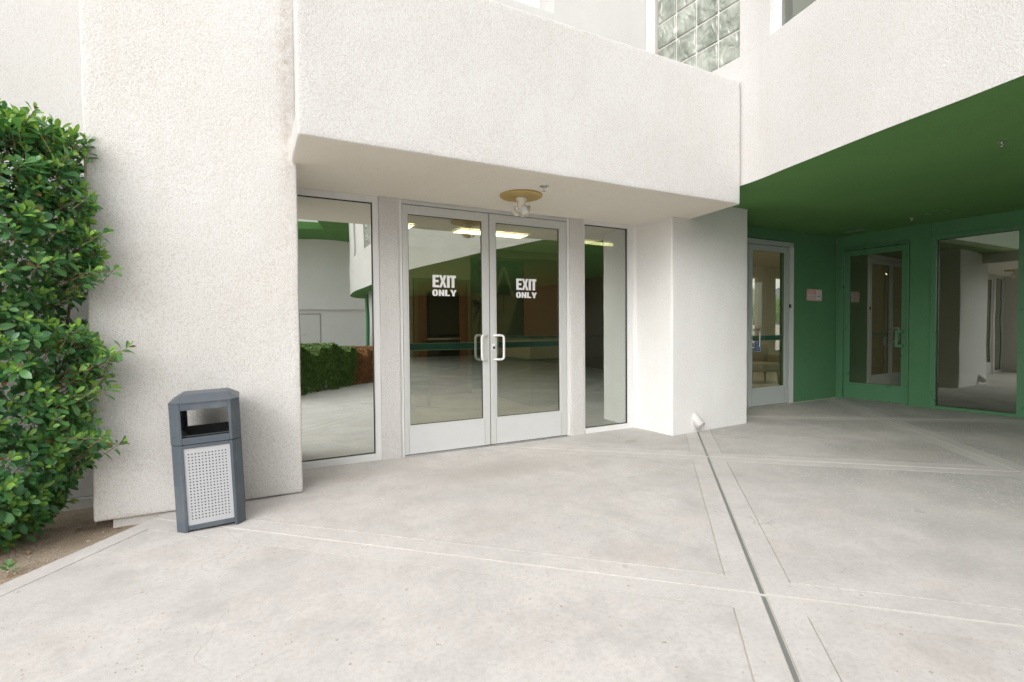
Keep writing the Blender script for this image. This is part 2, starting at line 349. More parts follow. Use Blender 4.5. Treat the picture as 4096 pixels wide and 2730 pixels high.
def mesh_obj(name, verts, faces, mats, parent=None, mi=None, smooth=False):
    base = BASE.get(parent.name, Vector((0, 0, 0))) if parent else Vector((0, 0, 0))
    me = bpy.data.meshes.new(name); me.from_pydata([tuple(Vector(v) - base) for v in verts], [], faces)
    for m in (mats if isinstance(mats, (list, tuple)) else [mats]): me.materials.append(m)
    if mi: me.polygons.foreach_set('material_index', mi)
    if smooth: me.polygons.foreach_set('use_smooth', [True] * len(faces))
    me.update()
    o = bpy.data.objects.new(name, me); C.objects.link(o)
    if parent is not None: o.parent = parent; BASE[o.name] = base
    return o
def thing(name, label, cat, loc=(0, 0, 0), group=None, rot=None):
    o = bpy.data.objects.new(name, None); C.objects.link(o); o.location = loc; o.empty_display_size = 0.1
    if rot: o.rotation_euler = rot
    o['label'] = label; o['category'] = cat
    if group: o['group'] = group
    BASE[o.name] = Vector(loc); return o
def part(name, fn, mats, parent, **k):
    bm = bmesh.new(); fn(bm); return obj(name, bm, mats, parent, **k)
def B(): return bmesh.new()
def bx(name, mats, parent, *a, bev=0.0, M=None, seg=2, local=False):
    bm = B(); box(bm, *a, M=M, bev=bev, seg=seg); return obj(name, bm, mats, parent, local=local)

def catmull(P, k=8):
    P = [Vector((p[0], p[1], 0)) for p in P]; out = []
    Q = [P[0] * 2 - P[1]] + P + [P[-1] * 2 - P[-2]]
    for i in range(1, len(Q) - 2):
        for t in range(k):
            s = t / k
            out.append(0.5 * ((2 * Q[i]) + (Q[i + 1] - Q[i - 1]) * s + (2 * Q[i - 1] - 5 * Q[i] + 4 * Q[i + 1] - Q[i + 2]) * s * s + (3 * Q[i] - Q[i - 1] - 3 * Q[i + 1] + Q[i + 2]) * s ** 3))
    out.append(P[-1]); return [(p.x, p.y) for p in out]
def offset_path(P, d):
    out = []
    for i, p in enumerate(P):
        a = Vector(P[max(i - 1, 0)]); b = Vector(P[min(i + 1, len(P) - 1)]); t = (b - a).normalized()
        out.append((p[0] - t.y * d, p[1] + t.x * d))
    return out

# ------------------------------------------------------------------ ground
terrain = bx('terrain', SOIL, None, -400, 400, -400, 400, -0.5, -0.13); terrain['kind'] = 'structure'
def smooth_noise(x, y):
    return sin(x * 5.1 + 1.3 * sin(y * 3.7)) * sin(y * 4.3 + 1.1 * sin(x * 2.9)) * 0.5 + 0.25 * sin(x * 17 + y * 13) * sin(y * 19 - x * 7)
bed_v, bed_f = [], []
NX, NY = 46, 60
for j in range(NY + 1):
    for i in range(NX + 1):
        x = -4.2 + 4.9 * i / NX; y = -1.6 + 6.6 * j / NY
        bed_v.append((x, y, -0.055 + 0.016 * smooth_noise(x, y)))
for j in range(NY):
    for i in range(NX):
        a = j * (NX + 1) + i; bed_f.append((a, a + 1, a + NX + 2, a + NX + 1))
soil_bed = mesh_obj('soil_bed', bed_v, bed_f, SOIL, None, smooth=True); soil_bed['kind'] = 'structure'

pav = bpy.data.objects.new('pavement', None); C.objects.link(pav); pav['kind'] = 'structure'; BASE['pavement'] = Vector((0, 0, 0))
# main joints of the slab: (point, point, half width of joint, half width of band)
LINES = [(T(-0.49, 3.427), T(2.70, 0.767), 0.0095, 0.150),
         (T(2.36, 4.07), T(5.54, 1.594), 0.009, 0.150),
         (T(5.642, 4.281), T(8.435, 2.461), 0.009, 0.145),
         (T(4.275, 3.892), T(1.57, 0.989), 0.0145, 0.148),
         (T(8.146, 4.528), T(5.512, 1.602), 0.011, 0.150),
         (T(-0.89, 0.69), T(2.20, -1.856), 0.012, 0.150),
         (T(10.6, 4.0), T(7.97, 1.07), 0.011, 0.150),
         (T(-0.2, -1.75), T(3.0, -4.45), 0.012, 0.150)]
SOILP = (T(-1.345, 3.098), T(-0.871, 3.774))
def side(p, a, b): return (b[0] - a[0]) * (p[1] - a[1]) - (b[1] - a[1]) * (p[0] - a[0])
def cut(poly, tags, a, b, tag, keep):
    out, ot = [], []
    n = len(poly)
    for i in range(n):
        p, q = poly[i], poly[(i + 1) % n]; sp, sq = side(p, a, b) * keep, side(q, a, b) * keep
        if sp >= 0:
            out.append(p); ot.append(tags[i])
            if sq < 0:
                t = sp / (sp - sq); out.append((p[0] + (q[0] - p[0]) * t, p[1] + (q[1] - p[1]) * t)); ot.append(tag)
        elif sq >= 0:
            t = sp / (sp - sq); out.append((p[0] + (q[0] - p[0]) * t, p[1] + (q[1] - p[1]) * t)); ot.append(tags[i])
    clean, ct = [], []
    for i, p in enumerate(out):
        q = out[(i + 1) % len(out)] if out else p
        if math.hypot(p[0] - q[0], p[1] - q[1]) > 1e-4: clean.append(p); ct.append(ot[i])
    return clean, ct
def inset(poly, ds):
    n = len(poly); lines = []
    for i in range(n):
        p, q = Vector(poly[i]), Vector(poly[(i + 1) % n]); d = (q - p).normalized(); nn = Vector((-d.y, d.x))
        lines.append((p + nn * ds[i], d))
    out = []
    for i in range(n):
        (p, d), (q, e) = lines[i - 1], lines[i]; den = d.x * e.y - d.y * e.x
        if abs(den) < 1e-6: out.append((q.x, q.y)); continue
        t = ((q.x - p.x) * e.y - (q.y - p.y) * e.x) / den; r = p + d * t; out.append((r.x, r.y))
    return out
def area(poly): return sum(poly[i][0] * poly[(i + 1) % len(poly)][1] - poly[(i + 1) % len(poly)][0] * poly[i][1] for i in range(len(poly))) / 2
region = [(-9, -22), (17, -22), (17, 6.6), (-9, 6.6)]
region, tags = cut(region, [None] * 4, SOILP[1], SOILP[0], 'soil', 1)
cells = [(region, tags)]
for k, (a, b, jw, bw) in enumerate(LINES):
    new = []
    for poly, tg in cells:
        for keep in (1, -1):
            q, t = cut(poly, tg, a, b, k, keep)
            if len(q) >= 3 and abs(area(q)) > 0.02: new.append((q, t))
    cells = new
for poly, tg in cells:
    if area(poly) < 0: poly = poly[::-1]; tg = (tg[::-1][1:] + tg[::-1][:1])
    o_d = [0.0 if t is None else (0.0 if t == 'soil' else LINES[t][2]) for t in tg]
    i_d = [0.0 if t is None else (0.125 if t == 'soil' else LINES[t][3]) for t in tg]
    g_d = [d + (0.0026 if t is not None else 0) for d, t in zip(i_d, tg)]
    h_d = [d - (0.0026 if t is not None else 0) for d, t in zip(i_d, tg)]
    outer, inner, panel = inset(poly, o_d), inset(poly, h_d), inset(poly, g_d)
    if area(inner) > 0.05 and area(panel) > 0.05:
        bm = B(); prism(bm, panel, -0.1, 0.0, bev=0.0022, seg=2); obj('concrete_panel', bm, CONC, pav)
        for i, t in enumerate(tg):
            if t is None: continue
            j = (i + 1) % len(tg); q = [outer[i], outer[j], inner[j], inner[i]]
            if abs(area(q)) < 1e-3: continue
            bm = B(); prism(bm, q, -0.1, 0.0); obj('concrete_band', bm, CONCB, pav)
    else:
        bm = B(); prism(bm, outer, -0.1, 0.0); obj('concrete_band', bm, CONCB, pav)
bm = B(); prism(bm, region, -0.12, -0.0062); obj('groove_bed', bm, GROOVE, pav)
# joint fillers lie in the joints just below the slab surface
def strip(bm, a, b, w, z0, z1, ext=0.0):
    a, b = Vector(a), Vector(b); d = (b - a).normalized(); n_ = Vector((-d.y, d.x)) * w; a = a - d * ext; b = b + d * ext
    prism(bm, [tuple(a - n_), tuple(b - n_), tuple(b + n_), tuple(a + n_)], z0, z1)
def clipline(a, b):
    a, b = Vector(a), Vector(b); d = (b - a).normalized(); best = []
    n_ = len(region)
    for i in range(n_):
        p, q = Vector(region[i]), Vector(region[(i + 1) % n_]); e = q - p; den = d.x * e.y - d.y * e.x
        if abs(den) < 1e-9: continue
        t = ((p.x - a.x) * e.y - (p.y - a.y) * e.x) / den; s = ((p.x - a.x) * d.y - (p.y - a.y) * d.x) / den
        if 0 <= s <= 1: best.append(t)
    return a + d * (min(best) + 0.02), a + d * (max(best) - 0.02)
for k, (a, b, jw, bw) in enumerate(LINES):
    p, q = clipline(a, b); bm = B()
    if k == 3:
        strip(bm, p, q, jw * 0.62, -0.05, -0.0045); obj('drain_channel', bm, CHANNEL, pav)
    else:
        strip(bm, p, q, jw * 0.98, -0.05, -0.0025); obj('joint_filler', bm, MORTAR, pav)

# ------------------------------------------------------------------ the building
OB, OE, HS = 4.456, 4.706, 2.508
MB, ME = PM(4.456), PM(4.706)
bld = thing('office_building', 'white stucco office building with balcony parapet and green painted entrance recess', 'building', (2.4, 4.83, 0))
def wall(name, mat, *a, bev=0.012, M=None): return bx(name, mat, bld, *a, bev=bev, M=M, seg=3)
wall('wall', WHITE_A, -0.912, 0.349, 4.136, 5.4, 0.006, 6.4, bev=0.014)
wall('foundation', WHITE, -0.82, 0.3, 4.17, 5.3, -0.3, 0.004, bev=0.006)
wall('wall', WHITE_B, -7.0, -0.915, 4.77, 5.4, 0.02, 6.4)
wall('foundation', WHITE, -7.0, -0.915, 4.745, 5.3, -0.3, 0.018, bev=0.006)
wall('pier', WHITE, 0.728, 0.914, 4.438, 4.60, -0.02, 2.52, bev=0.006, M=MB)
wall('pier', WHITE, 2.854, 3.045, 4.438, 4.60, -0.02, 2.52, bev=0.006, M=MB)
# parapet and soffit of the balcony over the doors: one L-shaped body
bm = B()
prof = [(3.525, HS), (5.0, HS), (5.0, 2.71), (3.73, 2.71), (3.73, 3.765), (3.525, 3.765)]
def px_left(y): return 0.307 + (y - 3.525) * 0.006
va = [bm.verts.new((px_left(y), y, z)) for y, z in prof]; vb = [bm.verts.new((4.524 + (y - 3.525) * 0.11, y, z)) for y, z in prof]
bm.faces.new(va); bm.faces.new(vb[::-1])
for i in range(6): bm.faces.new((va[i], vb[i], vb[(i + 1) % 6], va[(i + 1) % 6]))
bmesh.ops.recalc_face_normals(bm, faces=bm.faces[:])
bmesh.ops.bevel(bm, geom=bm.edges[:], offset=0.014, segments=3, affect='EDGES', profile=0.5)
bmesh.ops.recalc_face_normals(bm, faces=bm.faces[:])
for f in bm.faces: f.material_index = 1 if f.normal.z < -0.85 else 0
obj('parapet', bm, [WHITE, SOFF], bld)
bm = B(); prism(bm, [T(3.777, 4.47), T(3.82, 4.44), T(3.887, 3.915), T(5.249, 3.989), (5.775, 5.09), (5.775, 5.2), (4.225, 5.2)], -0.02, 2.79, bev=0.013)
obj('pillar', bm, WHITE_P, bld)
# upper facade: curved band that swings past the camera and round the courtyard
FP = catmull([(4.42, 5.10), (4.467, 4.68), (4.545, 3.58), (4.403, 2.870), (4.235, 2.158), (4.115, 1.55), (4.045, 1.24), (3.965, 0.75), (3.88, 0.1), (3.77, -0.7), (3.62, -1.7), (3.52, -2.6), (3.50, -4.5), (3.55, -6.7), (3.57, -8.4), (3.61, -9.8), (3.78, -11.6), (4.06, -13.4), (4.6, -14.8), (5.6, -15.6)], 6)
FI = offset_path(FP, 0.26)
def ribbon(P, Q, z0, z1, i0, i1, under=False):
    bm = B(); a = [(p, q) for p, q in zip(P[i0:i1 + 1], Q[i0:i1 + 1])]
    V = [[bm.verts.new((p[0], p[1], z0)), bm.verts.new((p[0], p[1], z1)), bm.verts.new((q[0], q[1], z1)), bm.verts.new((q[0], q[1], z0))] for p, q in a]
    for s, t in zip(V, V[1:]):
        for k in range(4):
            f = bm.faces.new((s[k], s[(k + 1) % 4], t[(k + 1) % 4], t[k]))
            if under and k == 3: f.material_index = 1
    bm.faces.new(V[0][::-1]); bm.faces.new(V[-1])
    return bm
obj('facade_band', ribbon(FP, FI, 2.705, 4.03, 0, len(FP) - 1, True), [WHITE, GREEN_C], bld)
obj('facade_band', ribbon(FP, FI, 6.05, 7.2, 0, len(FP) - 1), WHITE, bld)
def idx(y): return min(range(len(FP)), key=lambda i: abs(FP[i][1] - y))
def fpt(y):
    for i in range(len(FP) - 1):
        y0, y1 = FP[i][1], FP[i + 1][1]
        if (y0 - y) * (y1 - y) <= 0 and y0 != y1:
            t = (y - y0) / (y1 - y0); return (FP[i][0] + (FP[i + 1][0] - FP[i][0]) * t, y)
    return FP[-1]
def fin(y):
    p = fpt(y); a = Vector(fpt(y + 0.05)); b = Vector(fpt(y - 0.05)); t = (b - a).normalized(); return Vector((p[0], p[1])), t, Vector((-t.y, t.x))
def upier(y0, y1):
    n_ = max(1, int(abs(y0 - y1) / 0.04)); P = [fpt(y0 + (y1 - y0) * i / n_) for i in range(n_ + 1)]
    obj('facade_pier', ribbon(P, offset_path(P, 0.258), 4.031, 6.049, 0, n_), WHITE, bld)
def flat_window(y0, y1, glassm=GLASS_R):
    w_ = bpy.data.objects.new('window', None); C.objects.link(w_); w_.parent = bld; w_.location = (0, 0, 0)
    BASE[w_.name] = Vector(BASE['office_building'])
    a, t, n_ = fin(y0); b = Vector(fpt(y1)); d = (b - a); L = d.length; d.normalize(); nn = Vector((-d.y, d.x))
    M = Matrix(((d.x, nn.x, 0, a.x), (d.y, nn.y, 0, a.y), (0, 0, 1, 0), (0, 0, 0, 1)))
    bm = B()
    box(bm, 0.0, 0.05, 0.055, 0.13, 4.032, 6.048, M); box(bm, L - 0.05, L, 0.055, 0.13, 4.032, 6.048, M)
    box(bm, 0.05, L - 0.05, 0.02, 0.24, 4.020, 4.045, M); box(bm, 0.05, L - 0.05, 0.058, 0.13, 5.99, 6.048, M)
    obj('frame', bm, WPAINT, w_)
    bx('glass_pane', glassm, w_, 0.05, L - 0.05, 0.09, 0.096, 4.045, 5.99, M=M)
def block_window(y0, y1, n_, z0=4.034, rows=6, pitch=0.297):
    w_ = bpy.data.objects.new('glass_block_window', None); C.objects.link(w_); w_.parent = bld; BASE[w_.name] = Vector(BASE['office_building'])
    a = Vector(fpt(y0)); b = Vector(fpt(y1)); d = (b - a); L = d.length; d.normalize(); nn = Vector((-d.y, d.x))
    M = Matrix(((d.x, nn.x, 0, a.x), (d.y, nn.y, 0, a.y), (0, 0, 1, 0), (0, 0, 0, 1)))
    p = L / n_; me = None
    for i in range(n_):
        for k in range(rows):
            if me is None:
                bm = B(); hw, hh = p / 2 - 0.009, pitch / 2 - 0.009
                box(bm, -hw, hw, -0.045, 0.045, -hh, hh, bev=0.012, seg=2); g_ = obj('glass_block', bm, BLOCK, w_, local=True); me = g_.data
            else:
                g_ = bpy.data.objects.new('glass_block', me); C.objects.link(g_); g_.parent = w_
            pos = M @ Vector((p * (i + 0.5), 0.075, z0 + pitch * (k + 0.5)))
            g_.matrix_local = Matrix.Translation(pos - BASE['office_building']) @ Matrix(((d.x, nn.x, 0, 0), (d.y, nn.y, 0, 0), (0, 0, 1, 0), (0, 0, 0, 1)))
    bm = B(); box(bm, 0.001, L - 0.001, 0.045, 0.105, z0 - 0.003, z0 + pitch * rows + 0.2, M); obj('grout', bm, MORTARW, w_)
MORTARW = paint('white_grout', (0.70, 0.69, 0.65), 0.8, 0.2)
block_window(4.68, 3.55, 4); upier(3.55, 3.17); flat_window(3.17, 2.05); upier(2.05, 0.7); flat_window(0.7, -0.9); upier(-0.9, -1.7)
block_window(-1.7, -2.9, 4); upier(-2.9, -4.0); block_window(-4.0, -5.2, 4); upier(-5.2, -6.8); block_window(-6.8, -8.0, 4); upier(-8.0, -9.6); flat_window(-9.6, -10.2); upier(-10.2, -15.2)
# balcony back wall with an opening to the sky
wall('balcony_wall', WHITE_B, 3.05, 4.385, 4.765, 5.07, 2.72, 6.4, bev=0.008)
wall('balcony_wall', WHITE_B, 0.35, 3.048, 4.765, 4.98, 2.72, 4.725, bev=0.006)
bm = B(); prism(bm, [(4.387, 4.765), (4.462, 4.685), (4.72, 4.72), (4.387, 5.09)], 2.72, 6.4); obj('balcony_wall', bm, WHITE, bld)
# covered entrance: green ceiling, walls
UF = Vector((0.0568, -1.0724, 0)); NF = Vector((0.9986, 0.0529, 0)); OF = Vector((8.995, 5.054, 0))
MF = Matrix(((UF.x, NF.x, 0, OF.x), (UF.y, NF.y, 0, OF.y), (0, 0, 1, 0), (0, 0, 0, 1)))
cp = [p for p in FI if p[1] < 4.2]
cv = [(p[0], p[1], 2.705) for p in cp]
far = [MF @ Vector((u, 0.1, 0)) for u in (18.5, 14, 10, 6, 3, 1.5, -0.1)]
cv += [(p.x, p.y, 2.772) for p in far] + [(4.8, 5.16, 2.772), (4.8, 4.4, 2.735)]
bm = B(); prism(bm, [(p[0], p[1]) for p in cv], [p[2] for p in cv], [3.0] * len(cv)); bmesh.ops.triangulate(bm, faces=[f for f in bm.faces if len(f.verts) > 4])
obj('green_ceiling', bm, GREEN_C, bld)
wall('green_wall', GREEN, 7.291, 8.45, OE, 4.95, -0.02, 2.80, bev=0.004, M=ME)
wall('green_wall', GREEN, 5.276, 7.289, OE, 4.95, 2.604, 2.80, bev=0.003, M=ME)
FO = 0.0
wall('green_wall', GREEN, -0.03, 0.018, 0, 0.25, -0.02, 2.80, bev=0.003, M=MF)
wall('green_wall', GREEN, 0.020, 1.200, 0, 0.25, 2.552, 2.80, bev=0.003, M=MF)
wall('green_wall', GREEN, 0.956, 1.202, 0, 0.25, -0.02, 2.550, bev=0.003, M=MF)
wall('green_wall', GREEN, 1.204, 2.168, 0, 0.25, 2.572, 2.80, bev=0.003, M=MF)
wall('green_wall', GREEN, 2.170, 3.1, 0, 0.25, -0.02, 2.80, bev=0.003, M=MF)
wall('unseen_storefront', BRONZE, 3.102, 17, 0.02, 0.25, -0.02, 2.80, bev=0.003, M=MF)
# columns carrying the far end of the curved upper floor
def column(x, y, r=0.3):
    part('column', lambda bm: lathe(bm, [(r, -0.02), (r, 2.80)], x, y, 32), WHITE_B, bld)
column(4.52, -10.1, 0.34)
wall('green_wall', GREEN, 4.47, 5.0, -12.3, -12.0, -0.02, 2.80, bev=0.003)
wall('unseen_storefront', BRONZE, 5.002, 12.0, -12.3, -12.02, -0.02, 2.80, bev=0.003)  # unseen closing wall, added dark to keep sky out of the door reflections

wall('roof', WHITE_B, 4.6, 14, -15, 5.4, 7.0, 7.2, bev=0)  # unseen slab added to block sky light over the upper floor
wall('roof', WHITE_B, -7, 0.34, 4.9, 9.9, 6.2, 6.4, bev=0)

def trowel(o, step=0.055, amp=0.0035):
    bm = bmesh.new(); bm.from_mesh(o.data); off = o_off = Vector(BASE['office_building'])
    for ax in range(3):
        lo = min(v.co[ax] for v in bm.verts); hi = max(v.co[ax] for v in bm.verts); k = lo + step
        nrm = Vector((0, 0, 0)); nrm[ax] = 1
        while k < hi - 0.01:
            bmesh.ops.bisect_plane(bm, geom=bm.verts[:] + bm.edges[:] + bm.faces[:], plane_co=nrm * k, plane_no=nrm, dist=1e-5); k += step
    for v in bm.verts:
        q = v.co + off; d = Vector((mnoise.noise(q * 4.1), mnoise.noise(q * 4.1 + Vector((31, 7, 3))), mnoise.noise(q * 4.1 + Vector((5, 19, 43)))))
        e = Vector((mnoise.noise(q * 17), mnoise.noise(q * 17 + Vector((11, 3, 9))), mnoise.noise(q * 17 + Vector((2, 29, 13)))))
        v.co += d * amp + e * amp * 0.45
    bm.to_mesh(o.data); bm.free(); o.data.polygons.foreach_set('use_smooth', [True] * len(o.data.polygons)); o.data.update()
for o in list(bld.children):
    if o.name in ('wall', 'parapet', 'pillar', 'pier', 'pier.001'): trowel(o)
# ---- doors and windows
def sub(name, parent):
    o = bpy.data.objects.new(name, None); C.objects.link(o); o.parent = parent; BASE[o.name] = Vector(BASE['office_building']); return o
I4 = Matrix.Identity(4)
def fixed_window(x0, x1, y, z1, mat, gl, jl=0.05, jr=0.05, head=0.06, sill=0.064, M=I4, depth=0.11, inset_=0.035, z0=0.0):
    w_ = sub('window', bld); bm = B()
    box(bm, x0, x0 + jl, y, y + depth, z0, z1, M, bev=0.002); box(bm, x1 - jr, x1, y, y + depth, z0, z1, M, bev=0.002)
    box(bm, x0 + jl, x1 - jr, y + 0.002, y + depth, z1 - head, z1, M, bev=0.002)
    obj('frame', bm, mat, w_)
    bx('sill', mat, w_, x0 + jl, x1 - jr, y - 0.006, y + depth, z0, z0 + sill, M=M, bev=0.003)
    bx('glass_pane', gl, w_, x0 + jl - 0.003, x1 - jr + 0.003, y + inset_ + 0.006, y + inset_ + 0.012, z0 + sill - 0.003, z1 - head + 0.003, M=M)
    bm = B(); g = 0.008
    a0, a1, c0, c1 = x0 + jl, x1 - jr, z0 + sill, z1 - head
    for q in ((a0, a0 + g, c0, c1), (a1 - g, a1, c0, c1), (a0 + g, a1 - g, c1 - g, c1), (a0 + g, a1 - g, c0, c0 + g)):
        box(bm, q[0], q[1], y + inset_ - 0.004, y + inset_ + 0.0055, q[2], q[3], M)
    obj('gasket', bm, RUBBER, w_)
    return w_
fixed_window(-0.03, 0.727, OB, 2.507, WPAINT, GLASS_W, 0.03, 0.052, 0.058, 0.062, M=MB)
fixed_window(3.047, 3.775, OB, 2.507, WPAINT, GLASS_L, 0.02, 0.062, 0.045, 0.058, M=MB)
fixed_window(1.205, 2.167, -0.020, 2.570, GREENP, GLASS_R, 0.066, 0.072, 0.062, 0.045, M=MF, inset_=0.05)

GRIME = paint('seam_grime', (0.30, 0.25, 0.19), 0.8, 0.6)
def leaf(x0, x1, y, zb, zt, stl, str_, gl, mat, kickmat, M=I4, rail_b=0.285, rail_t=0.072, strip_z=None, flip=False):
    d = sub('door', bld); D = 0.044; bm = B()
    box(bm, x0, x0 + stl, y, y + D, zb, zt, M, bev=0.002); box(bm, x1 - str_, x1, y, y + D, zb, zt, M, bev=0.002)
    box(bm, x0 + stl, x1 - str_, y + 0.001, y + D, zt - rail_t, zt, M, bev=0.0015)
    obj('frame', bm, mat, d)
    bx('bottom_rail', kickmat, d, x0 + stl, x1 - str_, y + 0.001, y + D, zb, rail_b, M=M, bev=0.0015)
    if kickmat is not GREENP:
        bm = B(); box(bm, x0 + stl - 0.0015, x0 + stl + 0.0015, y - 0.0004, y + 0.004, zb + 0.01, rail_b - 0.004, M); obj('seam', bm, GRIME, d)
        bm = B(); box(bm, x1 - str_ - 0.0015, x1 - str_ + 0.0015, y - 0.0004, y + 0.004, zb + 0.01, rail_b - 0.004, M); obj('seam', bm, GRIME, d)
    bm = B(); g = 0.016; a0, a1, c0, c1 = x0 + stl, x1 - str_, rail_b, zt - rail_t
    for q in ((a0, a0 + g, c0 + g, c1 - g), (a1 - g, a1, c0 + g, c1 - g), (a0, a1, c1 - g, c1), (a0, a1, c0, c0 + g)):
        box(bm, q[0], q[1], y + 0.006, y + 0.018, q[2], q[3], M, bev=0.001)
    obj('glazing_bead', bm, mat, d)
    bm = B(); g2 = 0.004
    for q in ((a0 + g, a0 + g + g2, c0 + g, c1 - g), (a1 - g - g2, a1 - g, c0 + g, c1 - g), (a0 + g, a1 - g, c1 - g - g2, c1 - g), (a0 + g, a1 - g, c0 + g, c0 + g + g2)):
        box(bm, q[0], q[1], y + 0.010, y + 0.0185, q[2], q[3], M)
    obj('gasket', bm, RUBBER, d)
    bx('glass_pane', gl, d, a0 + 0.004, a1 - 0.004, y + 0.019, y + 0.025, c0 + 0.004, c1 - 0.004, M=M)
    if strip_z:
        bm = B(); xa, xb = a0 + g + g2, a1 - g - g2; yy = y + 0.0258
        box(bm, xa, xb, yy, yy + 0.0004, strip_z[0], strip_z[1], M, mi=0)
        for z in strip_z: box(bm, xa, xb, yy - 0.0001, yy + 0.0005, z - 0.0045 if z == strip_z[0] else z + 0.0003, z - 0.0003 if z == strip_z[0] else z + 0.0045, M, mi=1)
        obj('safety_strip', bm, [TEAL, WHITEV], d)
    return d
def pull(parent, xm, xb, y, z0, z1, mat, r=0.0125, out=0.062, M=I4):
    pts = fillet([(xm, y + 0.002, z1), (xm + (xb - xm) * 0.35, y - out * 0.55, z1), (xb, y - out, z1), (xb, y - out, z0), (xm + (xb - xm) * 0.35, y - out * 0.55, z0), (xm, y + 0.002, z0)], 0.035, 6)
    bm = B(); tube(bm, [M @ Vector(p) for p in pts], r, 14); o = obj('pull_handle', bm, mat, parent); return o
def lock(parent, x, y, z, mat, M=I4):
    k = bx('lock', mat, parent, x - 0.021, x + 0.021, y - 0.006, y + 0.002, z - 0.033, z + 0.033, M=M, bev=0.002)
    return k
def keyhole(bm, x, y, z, M=I4):
    Rm = M @ Matrix.Translation((x, y, z)) @ Matrix.Rotation(R(90), 4, 'X')
    lathe(bm, [(0.0165, 0.0), (0.0165, 0.004), (0.013, 0.005)], 0, 0, 20, Rm)
# lettering: heavy condensed block letters cut from vinyl
GL = {
 'E': [[(0, 0), (.40, 0), (.40, 1), (0, 1)], [(.40, 0), (.92, 0), (.92, .19), (.40, .19)], [(.40, .41), (.85, .41), (.85, .60), (.40, .60)], [(.40, .81), (.92, .81), (.92, 1), (.40, 1)]],
 'X': [[(0, 0), (.38, 0), (.60, .335), (.62, .5), (.36, .5)], [(.62, .5), (.60, .335), (.72, 0), (1.12, 0), (.80, .5)], [(.36, .5), (.62, .5), (.56, .70), (.42, 1), (.03, 1)], [(.62, .5), (.80, .5), (1.08, 1), (.70, 1), (.56, .70)]],
 'I': [[(0, 0), (.40, 0), (.40, 1), (0, 1)]],
 'T': [[(0, .80), (.86, .80), (.86, 1), (0, 1)], [(.22, 0), (.64, 0), (.64, .80), (.22, .80)]],
 'L': [[(0, 0), (.40, 0), (.40, 1), (0, 1)], [(.40, 0), (.86, 0), (.86, .22), (.40, .22)]],
 'N': [[(0, 0), (.36, 0), (.36, 1), (0, 1)], [(.36, .94), (.36, .52), (.64, 0), (.64, .44)], [(.64, 0), (1.0, 0), (1.0, 1), (.64, 1)]],
 'Y': [[(.34, 0), (.76, 0), (.76, .38), (.34, .38)], [(.34, .38), (.55, .38), (.55, .58), (.40, 1), (-.02, 1)], [(.55, .38), (.76, .38), (1.12, 1), (.72, 1), (.55, .58)]],
}
def ring(wd, hole, k=18, sq=2.6):
    out = []
    def pt(a, rx, ry): c_, s_ = cos(a), sin(a); return (wd / 2 + rx * math.copysign(abs(c_) ** (2 / sq), c_), 0.5 + ry * math.copysign(abs(s_) ** (2 / sq), s_))
    for i in range(k):
        a, b = 2 * pi * i / k, 2 * pi * (i + 1) / k
        out.append([pt(a, wd / 2, .52), pt(b, wd / 2, .52), pt(b, hole, .33), pt(a, hole, .33)])
    return out
GL['O'] = ring(1.02, .13)
WID = {'E': .92, 'X': 1.12, 'I': .40, 'T': .86, 'L': .86, 'N': 1.0, 'Y': 1.12, 'O': 1.02}
def word(bm, txt, x0, x1, z0, z1, y, gap=.06, ov={}, th=0.0005, M=I4):
    tot = sum(WID[c] + gap - ov.get(c, 0) for c in txt) - gap; s = (x1 - x0) / tot; cx_ = 0
    for c in txt:
        cx_ -= ov.get(c, 0)
        for poly in GL[c]:
            pts = [(x0 + (cx_ + p[0]) * s, z0 + p[1] * (z1 - z0)) for p in poly]
            if abs(area(pts)) < 1e-9: continue
            if area(pts) < 0: pts = pts[::-1]
            a = [bm.verts.new(M @ Vector((p[0], y, p[1]))) for p in pts]; b = [bm.verts.new(M @ Vector((p[0], y + th, p[1]))) for p in pts]
            bm.faces.new(a[::-1]); bm.faces.new(b)
            for i in range(len(a)): bm.faces.new((a[i], a[(i + 1) % len(a)], b[(i + 1) % len(b)], b[i]))
        cx_ += WID[c] + gap
def exit_letters(d, x0, x1, y):
    bm = B(); word(bm, 'EXIT', x0, x1 - 0.002, 1.669, 1.793, y, ov={'X': .07}, M=MB); word(bm, 'ONLY', x0 - 0.004, x1 + 0.004, 1.583, 1.646, y, gap=.12, M=MB); obj('lettering', bm, WHITEV, d)

def door_frame(x0, x1, y, zt, j, head, mat, M=I4, jr=None, hmat=None):
    f = sub('door_frame', bld); jr = jr or j; bm = B()
    box(bm, x0, x0 + j, y, y + 0.11, -0.01, zt, M, bev=0.002); obj('jamb', bm, mat, f)
    bx('jamb', mat, f, x1 - jr, x1, y, y + 0.11, -0.01, zt, M=M, bev=0.002)
    bx('header', hmat or mat, f, x0 + j, x1 - jr, y - 0.003, y + 0.11, zt - head, zt, M=M, bev=0.003)
    bx('threshold', STEEL, f, x0 + j, x1 - jr, y - 0.03, y + 0.10, -0.01, 0.010, M=M, bev=0.003)
    # dark rebate behind the clearances of the leaves
    bm = B(); box(bm, x0 + j + 0.001, x1 - jr - 0.001, y + 0.052, y + 0.056, zt - head - 0.05, zt - head + 0.001, M); obj('rebate', bm, DARK, f)
    return f
door_frame(0.915, 2.853, OB, 2.507, 0.031, 0.040, WPAINT, M=MB, hmat=GPAINT)
DL = leaf(0.950, 1.857, OB + 0.004, 0.014, 2.461, 0.043, 0.062, GLASS, GPAINT, KICK, M=MB, strip_z=(1.040, 1.102))
DR = leaf(1.867, 2.816, OB + 0.004, 0.014, 2.461, 0.060, 0.078, GLASS, GPAINT, KICK, M=MB, strip_z=(1.040, 1.102))
